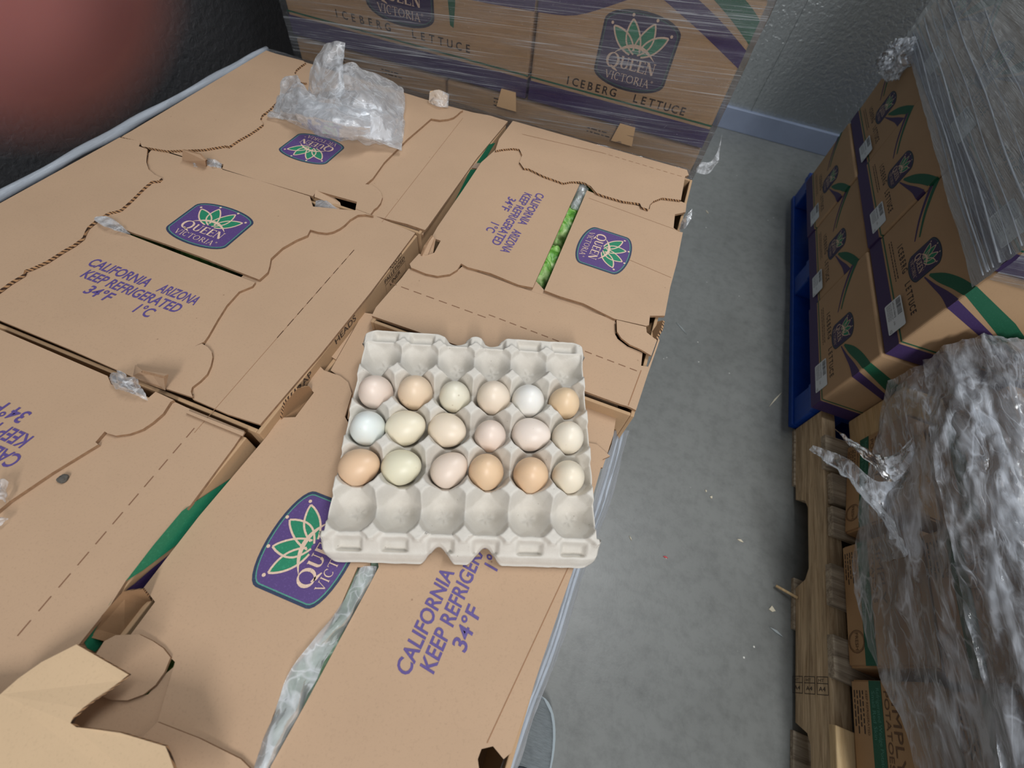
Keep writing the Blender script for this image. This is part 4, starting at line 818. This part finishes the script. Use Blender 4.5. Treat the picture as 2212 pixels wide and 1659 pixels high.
# crumpled bag on carton A
z = lambda u, v_, h: PZ(u, v_, T+h)
bag = join([
 sheet([[z(632, 190, .01), z(700, 200, .03), z(790, 190, .035), z(860, 200, .02)], [z(600, 215, .012), z(700, 215, .05), z(780, 235, .06), z(872, 240, .02)], [z(580, 246, .008), z(660, 262, .03), z(760, 285, .035), z(868, 318, .010)], [z(578, 250, .006), z(648, 275, .006), z(745, 305, .006), z(868, 320, .006)]], 60, 54, .009, 13, 1),
 sheet([[z(612, 165, .05), z(640, 160, .06), z(655, 185, .05)], [z(602, 205, .03), z(650, 210, .05), z(690, 215, .045)], [z(590, 240, .01), z(650, 250, .03), z(720, 262, .035)]], 36, 36, .006, 16, 2),
 sheet([[z(698, 94, .10), z(722, 88, .115), z(746, 92, .11)], [z(668, 160, .06), z(700, 150, .075), z(742, 140, .09)], [z(662, 215, .02), z(705, 215, .05), z(745, 205, .06)]], 30, 40, .004, 16, 3),
 sheet([[z(735, 150, .07), z(758, 132, .085), z(786, 150, .07), z(838, 165, .05), z(868, 190, .03)], [z(720, 215, .055), z(765, 205, .07), z(800, 215, .06), z(845, 215, .04), z(875, 225, .02)], [z(715, 275, .02), z(765, 290, .03), z(805, 300, .02), z(845, 308, .012), z(872, 300, .006)]], 60, 44, .007, 12, 4),
 sheet([[z(645, 215, .048), z(720, 222, .066), z(800, 240, .055)], [z(640, 245, .04), z(720, 262, .062), z(800, 278, .05)], [z(655, 272, .010), z(730, 296, .03), z(800, 302, .012)]], 50, 36, .006, 14, 5)])
tag(mesh('plastic_bag', bag[0], bag[1], [BAGM], smooth=True), 'crumpled clear plastic bag lying on the back left lettuce carton', 'bag')
# liner scraps at hand holes and slits
def scrap(nm, pts, lab, amp=.004, par=None, mat=BAGM, sc_=60, seed=1, n=20):
    v_, f = sheet(pts, n, n, amp, sc_, seed); o = mesh(nm, v_, f, [mat], par, smooth=True)
    if par is None: tag(o, lab, 'plastic scrap')
    return o
scrap('plastic_liner', [[z(232, 806, .006), z(260, 804, .018), z(290, 818, .012)], [z(236, 824, .008), z(268, 828, .022), z(308, 838, .012)], [z(250, 840, .004), z(285, 852, .012), z(320, 866, .003)]], 'clear liner bulging out of the hand hole below the CALIFORNIA ARIZONA lettering', seed=3)
scrap('plastic_liner', [[z(204, 470, .006), z(232, 467, .008), z(262, 486, .006)], [z(206, 478, .004), z(232, 492, .008), z(284, 508, .003)]], 'wisp of clear liner at the left end of the narrow slit', seed=4, amp=.002)
scrap('plastic_liner', [[z(404, 342, -.006), z(418, 350, .002), z(430, 360, -.003)], [z(408, 356, -.006), z(422, 362, .0), z(434, 362, -.004)]], 'clear liner in the hand hole left of the upside-down crest', seed=5, amp=.002)
scrap('plastic_liner', [[z(682, 432, -.004), z(706, 434, -.002), z(730, 452, -.004)], [z(680, 446, -.004), z(704, 456, -.001), z(724, 458, -.004)]], 'clear liner in the hand hole below the upside-down crest', seed=6, amp=.002)
scrap('plastic_liner', [[z(448, 342, .004), z(462, 345, .008), z(480, 352, .002)], [z(446, 360, -.004), z(462, 360, .004), z(478, 364, -.002)]], 'clear liner beside the raised tab of the left hand hole', seed=7, amp=.003)
scrap('plastic_liner', [[z(928, 200, .022), z(948, 194, .030), z(970, 204, .024)], [z(926, 222, .004), z(946, 230, .006), z(968, 232, .004)]], 'clear plastic over the cardboard tab at the back edge of the pallet', seed=8, amp=.002)
scrap('plastic_liner', [[z(1474, 474, .0), z(1484, 462, .012), z(1496, 450, .016)], [z(1466, 496, -.004), z(1480, 492, .008), z(1493, 474, .010)]], 'stiff plastic scrap poking out of the right hand hole of the slit carton', seed=9, amp=.002)
scrap('plastic_liner', [[z(-30, 1040, .012), z(0, 1034, .014), z(18, 1046, .008)], [z(-30, 1080, .012), z(0, 1080, .012), z(10, 1090, .002)]], 'bit of clear liner at the left photo edge, the upper of two', seed=10)
scrap('plastic_liner', [[z(-30, 1115, .01), z(0, 1118, .006), z(12, 1120, .002)], [z(-30, 1140, .01), z(-10, 1138, .006), z(2, 1136, .002)]], 'bit of clear liner at the left photo edge, the lower of two', seed=11)
ze = lambda u, v_, h: PZ(u, v_, TE+h)
scrap('plastic_liner', [[ze(778, 1222, .0), ze(800, 1222, .004), ze(815, 1224, -.004)], [ze(735, 1310, .0), ze(762, 1315, .003), ze(782, 1300, -.006)], [ze(632, 1440, .010), ze(672, 1420, .006), ze(708, 1420, -.006)], [ze(590, 1548, .002), ze(622, 1545, .006), ze(645, 1545, -.006)], [ze(548, 1665, .0), ze(568, 1662, .004), ze(582, 1662, -.006)]], 'long strip of clear liner bulging from the front slit beside the egg tray', seed=12, amp=.0025, sc_=30, n=44)
scrap('plastic_liner', [[z(1252, 398, -.004), z(1262, 398, -.002), z(1272, 408, -.006)], [z(1240, 425, -.014), z(1250, 428, -.010), z(1262, 432, -.014)], [z(1232, 450, -.024), z(1240, 452, -.022), z(1250, 456, -.024)]], 'clear liner glinting at the back end of the wide lettuce slit', seed=13, amp=.002)
# twisted rope of stretch wrap along the left side of the pallet and film skirt
rp = []
for i in range(60):
    s_ = i/59; y = -0.1+1.32*s_; rp.append(Vector((-0.010+0.0008*math.sin(i*1.3), y, T-0.004+0.0008*math.sin(i*0.9))))
wr = thing('stretch_wrap', 'gathered band of stretch wrap running along the left edge of the near cartons', 'stretch wrap', (-0.01, 0.6, T))
tube('wrap_rope', rp, [0.0065+0.0008*math.sin(i*0.5) for i in range(60)], ROPE, wr, 10)
tube('wrap_rope', [p+Vector((-0.009, 0, -0.006+0.001*math.sin(i*0.7))) for i, p in enumerate(rp)], [0.0055+0.0008*math.sin(i*0.8) for i in range(60)], ROPE, wr, 8)
v_, f = sheet([[Vector((-0.012, -0.1+0.33*k, T-0.01)) for k in range(5)], [Vector((-0.022, -0.1+0.33*k, T-0.12)) for k in range(5)], [Vector((-0.018, -0.1+0.33*k, T-0.45)) for k in range(5)]], 80, 24, .003, 14, 21, strech=(1, 0.3, 3)); mesh('film', v_, f, [WRAPY], wr, smooth=True)
v_, f = sheet([[Vector((0.0+0.125*k, 1.212, T+0.002)) for k in range(9)], [Vector((0.0+0.125*k, 1.222, T-0.15)) for k in range(9)]], 64, 10, .003, 14, 25); mesh('film', v_, f, [WRAPX], wr, smooth=True)
# film skirt on the right side below the front carton
wr2 = thing('stretch_wrap', 'shiny fold of stretch wrap hanging on the aisle side below the egg tray', 'stretch wrap', (1.0, 0.3, T-0.1))
edge_px = [(1330, 930), (1285, 1090), (1232, 1232), (1180, 1400), (1130, 1530), (1085, 1665)]
g = []
for k, off in enumerate((-4, 10, 22, 30)): g.append([PZ(u+off, v_, T-0.040-0.04*k) for u, v_ in edge_px])
v_, f = sheet(g, 60, 15, .0022, 30, 31, strech=(1, 0.35, 1)); mesh('film', v_, f, [ROPE], wr2, smooth=True)
for k in range(2): tube('wrap_fold', [PZ(u+7+9*k, vv, T-0.07-0.03*k) for u, vv in smooth_line(edge_px, 5)], 0.0028, ROPE, wr2, 6)
# wrap around the back stack
wr3 = thing('stretch_wrap', 'streaky stretch wrap stretched across the front of the back stack', 'stretch wrap', (0.5, YB, T))
XS = [-0.006+1.016*k/8 for k in range(9)]
v_, f = sheet([[Vector((x, YB-0.0065-(0.004 if 0.2 < x < 0.9 else 0), zz)) for x in XS] for zz in (T-0.30, T-0.10, T+0.02, T+0.25, T+0.50)], 128, 96, .0016, 7, 41, strech=(0.5, 1, 9)); mesh('film', v_, f, [WRAPX], wr3, smooth=True)
v_, f = sheet([[Vector((1.010, y, zz)) for y in (YB-0.007, YB+0.2, YB+0.4, YB+0.6)] for zz in (T-0.30, T, T+0.25, T+0.50)], 30, 60, .0016, 7, 44, strech=(1, 0.5, 9)); mesh('film', v_, f, [WRAPY], wr3, smooth=True)
v_, f = sheet([[PY(1515, 350, YB+.01), PY(1540, 345, YB+.02), PY(1560, 290, YB+.03)], [PY(1500, 372, YB), PY(1530, 376, YB+.01), PY(1552, 350, YB+.02)]], 16, 16, .006, 40, 45); mesh('loose_end', v_, f, [BAGM], wr3, smooth=True)
# wrap around the right stack, from the third row up
wr4 = thing('stretch_wrap', 'sheet of stretch wrap pulled across the upper rows of the right stack', 'stretch wrap', (XR, 1.7, T+0.1))
YS = [1.155+1.21*k/8 for k in range(9)]
v_, f = sheet([[Vector((XR-0.007-0.006*a_, y, zz+0.018*(y-1.76)/0.6*(1-a_))) for y in YS] for a_, zz in ((0, T-0.015), (0.4, T+0.06), (1, T+0.2), (1, T+0.36), (0.5, T+0.5))], 128, 96, .0028, 8, 51, strech=(1, 0.5, 8)); mesh('film', v_, f, [WRAPY], wr4, smooth=True)
for k in range(11):
    zz = T-0.012+0.004*k*k*0.35+0.006*random.random(); a_ = 0.030+0.004*k
    tube('wrap_fold', [Vector((XR-0.012, 1.16+1.15*i/14, zz+a_*(i/14)+0.002*math.sin(i+k))) for i in range(15)], 0.0007+0.0005*(k%3), ROPE, wr4, 6)
v_, f = sheet([[Vector((XR+0.3*k, 1.157, zz)) for k in range(3)] for zz in (T-0.01, T+0.25, T+0.5)], 30, 40, .003, 9, 55, strech=(0.5, 1, 8)); mesh('film', v_, f, [WRAPX], wr4, smooth=True)
# knotted bundle at the far corner of the wrap
bm = bmesh.new(); bmesh.ops.create_icosphere(bm, subdivisions=5, radius=0.034); 
for vv in bm.verts: d = vv.co.normalized(); vv.co = d*0.056*(0.55+0.5*ridged(d, 1.6, 3)*0.6+0.25*ridged(d, 4, 5)); vv.co.y *= 1.2
me = bpy.data.meshes.new('knot'); bm.to_mesh(me); bm.free(); me.polygons.foreach_set('use_smooth', [True]*len(me.polygons)); kn = link('knotted_end', me, wr4, [CRUM]); kn.location = (0, 0, 0)
kn.matrix_parent_inverse = Matrix.Translation(-Vector(wr4.location)); kn.location = PX(1942, 128, XR-0.02)
# ------------------------------------------------------------------ crumpled wrap over the potato boxes
zt = T-0.125
px = lambda u, v_, x: PX(u, v_, x)
hem = [(1.606, 1.14, T-0.30), (1.598, 1.04, T-0.33), (1.592, 0.93, T-0.36), (1.590, 0.80, T-0.415), (1.592, 0.66, T-0.425), (1.596, 0.54, T-0.405), (1.600, 0.45, T-0.36), (1.604, 0.30, T-0.34), (1.604, 0.10, T-0.34)]
mid = [(x+0.002, y, T-0.22) for x, y, _ in hem]; top = [(1.640+0.01*math.sin(i*2), y, zt+0.012*math.sin(i*1.7)) for i, (x, y, _) in enumerate(hem)]
t2 = [(1.80, y, zt+0.035+0.02*math.sin(i*1.3)) for i, (x, y, _) in enumerate(hem)]; t3 = [(2.05, y, zt+0.03) for x, y, _ in hem]; t4 = [(2.45, y, zt+0.01) for x, y, _ in hem]
v_, f = sheet([[Vector(p) for p in r] for r in (hem, mid, top, t2, t3, t4)], 240, 170, .011, 9, 61, strech=(1.6, 0.55, 1))
v2, f2 = sheet([[Vector(p)+Vector((-0.004, 0, 0.010)) for p in r] for r in (mid, top, t2, t3)], 200, 120, .012, 12, 63, strech=(1.6, 0.5, 1))
v3, f3 = sheet([[px(1800, 922, 1.50), px(1860, 960, 1.53), px(1920, 985, 1.57), Vector((1.60, 0.98, T-0.22))], [px(1810, 935, 1.50), px(1880, 1000, 1.53), px(1930, 1040, 1.57), Vector((1.60, 0.92, T-0.25))]], 60, 20, .005, 22, 65)
v4, f4 = sheet([[px(1758, 962, 1.49), px(1830, 990, 1.53), px(1900, 1040, 1.565), Vector((1.60, 0.90, T-0.26))], [px(1750, 975, 1.49), px(1830, 1030, 1.53), px(1900, 1110, 1.57), Vector((1.598, 0.82, T-0.33))], [px(1775, 985, 1.49), px(1860, 1050, 1.53), px(1960, 1180, 1.57), Vector((1.596, 0.72, T-0.36))]], 60, 36, .006, 18, 66)
Vv, Ff = join([(v_, f), (v2, f2), (v3, f3), (v4, f4)])
tag(mesh('crumpled_wrap', Vv, Ff, [CRUM], smooth=True), 'big heap of shiny crumpled plastic wrap draped over the potato boxes at the right', 'plastic wrap')

# ------------------------------------------------------------------ shoe, debris
def shoe():
    r = thing('shoe', 'grey knit shoe toe of the photographer on the floor below the front carton', 'shoe', (1.02, 0.12, 0))
    n, m_ = 18, 24; prof = []
    x0, y0 = 1.085, 0.285
    vs, fs = [], []
    for i in range(n+1):
        s_ = i/n; y = y0-0.30*s_; w_ = 0.050*math.sqrt(max(0.0001, 1-(1-min(1, s_*2.6))**2)) ; hgt = 0.035+0.045*smst(0, 0.9, s_)
        if i == 0: w_ = 0.006
        for k in range(m_+1):
            a_ = PI*k/m_; vs.append((x0-0.008-w_*math.cos(a_), y, 0.018+(hgt-0.018)*math.sin(a_)*min(1, 0.35+s_*5)))
    for i in range(n):
        for k in range(m_): a_ = i*(m_+1)+k; fs.append((a_, a_+m_+1, a_+m_+2, a_+1))
    t = NT('grey_knit'); v = t.coord('Object', (1, 6, 1)); a = t.noise(v, 55, 5, 0.7); t.base(t.mix(a, srgb(84, 90, 92), srgb(136, 144, 148))); t.set(Roughness=0.9); t.bump(a, 0.5, 0.002)
    mesh('upper', vs, fs, [t.m], r, smooth=True)
    out = [Vector((x0-0.008+0.0525*math.cos(PI*k/20), y0-0.100+0.104*math.sin(PI*k/20), 0.020)) for k in range(21)] + [Vector((x0-0.0605, y0-0.31, 0.020)), Vector((x0+0.0445, y0-0.31, 0.020))]
    sm = plain('sole_grey', (150, 162, 168), 0.6); prism('sole', out, 0.0195, (sm, sm), r)
    lp = [Vector((x0-0.012+0.022*math.cos(2*PI*k/24), 0.165+0.012*math.sin(2*PI*k/24), 0.086)) for k in range(25)]
    tube('lace', lp, 0.0016, plain('lace_dark', (40, 46, 54), 0.8), r, 6)
shoe()
CHIP = plain('wood_chip', (206, 198, 176), 0.8); GREYCHIP = plain('grey_sliver', (150, 158, 160), 0.6); REDB = plain('red_bead', (190, 40, 50), 0.4)
def chip(a, b, w_, lab, mat=CHIP, nm='wood_chip', cat='debris'):
    p, q = PZ(*a, 0.0), PZ(*b, 0.0); d = (q-p); n_ = Vector((-d.y, d.x, 0)).normalized()*w_; m_ = (p+q)/2+n_*0.4
    prism(nm, [p+Vector((0, 0, .003)), m_-n_+Vector((0, 0, .003)), q+Vector((0, 0, .003)), m_+n_+Vector((0, 0, .003))], 0.0028, (mat, mat)); tag(bpy.context.scene.collection.objects[-1], lab, cat)
chip((1460, 697), (1483, 723), 0.002, 'thin grey sliver lying on the floor right of the torn carton corner', GREYCHIP)
chip((1592, 1165), (1605, 1172), 0.003, 'short pale wood chip on the floor between the egg tray and the wooden pallet')
chip((1660, 1316), (1674, 1320), 0.007, 'flat pale flake on the floor beside the wooden pallet splinter')
chip((1662, 1355), (1690, 1376), 0.003, 'scuffed whitish shred on the floor near the wooden pallet, lowest of the bits', GREYCHIP)
chip((1523, 1058), (1525, 1064), 0.002, 'tiny upright wood chip on the open floor')
chip((1533, 1073), (1538, 1077), 0.004, 'tiny pale crumb on the open floor below a chip')
chip((1660, 880), (1688, 848), 0.0022, 'long bent straw on the floor beside the blue pallet')
chip((1359, 1158), (1364, 1168), 0.0012, 'hair-thin pale fibre on the floor right of the egg tray')
chip((1524, 455), (1530, 462), 0.002, 'tiny pale chip on the floor beside the back right carton corner')
chip((1432, 1202), (1442, 1206), 0.002, 'small red speck on the floor beside the crack', REDB, 'red_fleck')
p = PZ(139, 1036, T-0.004); bm = bmesh.new(); bmesh.ops.create_icosphere(bm, subdivisions=3, radius=0.0045)
for vv in bm.verts: vv.co *= 1+0.35*noise.noise(vv.co*300); vv.co.z *= 0.6
me = bpy.data.meshes.new('pebble'); bm.to_mesh(me); bm.free(); o = link('pebble', me, None, [plain('dark_grit', (84, 80, 74), 0.9)]); o.location = p+Vector((0, 0, 0.002)); tag(o, 'small dark grey lump of grit on the bottom left carton', 'pebble')

# ------------------------------------------------------------------ photographer's fingertip close to the lens
def finger():
    root = (CAM_P + CAM_R @ Vector((-0.0270, 0.0215, -0.0190)))
    me = bpy.data.meshes.new('finger'); bm = bmesh.new()
    tip = Vector((-0.0150, 0.0118, -0.0150)); dirv = Vector((-0.72, 0.62, 0.10)).normalized(); L = 0.075; n, m_ = 30, 24
    u = dirv.orthogonal().normalized(); w2 = dirv.cross(u); rings = []
    for i in range(n+1):
        s_ = i/n*L; r = 0.0072*math.sqrt(max(0, 1-(1-min(1, s_/0.008))**2)) if s_ < 0.008 else 0.0072+0.0012*smst(0.008, 0.03, s_)+0.0006*math.exp(-((s_-0.030)/0.005)**2)
        r = max(r, 0.0004); c_ = tip + dirv*s_ + Vector((0, 0, 1))*(0.05*(s_**2)*1.0)
        rings.append([bm.verts.new(CAM_P + CAM_R @ (c_ + (u*math.cos(2*PI*k/m_) + w2*math.sin(2*PI*k/m_))*r)) for k in range(m_)])
    for a_, b_ in zip(rings[:-1], rings[1:]):
        for k in range(m_): bm.faces.new((a_[k], a_[(k+1) % m_], b_[(k+1) % m_], b_[k]))
    bm.faces.new(rings[0][::-1]); bm.faces.new(rings[-1]); bm.to_mesh(me); bm.free(); me.polygons.foreach_set('use_smooth', [True]*len(me.polygons))
    t = NT('skin'); v = t.coord('Object'); a = t.noise(v, 60, 4); t.base(t.mix(a, srgb(142, 90, 86), srgb(158, 102, 98))); t.set(Roughness=0.95); t.b.inputs['Specular IOR Level'].default_value = 0.1
    t.b.inputs['Subsurface Weight'].default_value = 0.4; t.b.inputs['Subsurface Radius'].default_value = (0.010, 0.004, 0.002); t.b.inputs['Subsurface Scale'].default_value = 1.0
    o = link('finger', me, None, [t.m]); tag(o, "photographer's reddish fingertip, blurred, over the top left corner of the lens", 'finger')
    # nail on the side facing away from the lens
    vs, fs = [], []
    for i in range(9):
        for k in range(9):
            s_ = 0.003+0.011*i/8; a_ = (k-4)/4*0.75; c_ = tip+dirv*s_; rr = 0.0074 + 0.0002
            nrm = Vector((0, 0, -1)); nrm = (nrm - dirv*nrm.dot(dirv)).normalized(); sd = dirv.cross(nrm)
            rad = 0.0072*math.sqrt(max(0.05, 1-(1-min(1, s_/0.008))**2))+0.0003
            vs.append(CAM_P + CAM_R @ (c_ + (nrm*math.cos(a_)+sd*math.sin(a_))*rad))
    for i in range(8):
        for k in range(8): a_ = i*9+k; fs.append((a_, a_+1, a_+10, a_+9))
    mesh('fingernail', vs, fs, [plain('nail', (226, 176, 166), 0.3)], o, smooth=True)
finger()
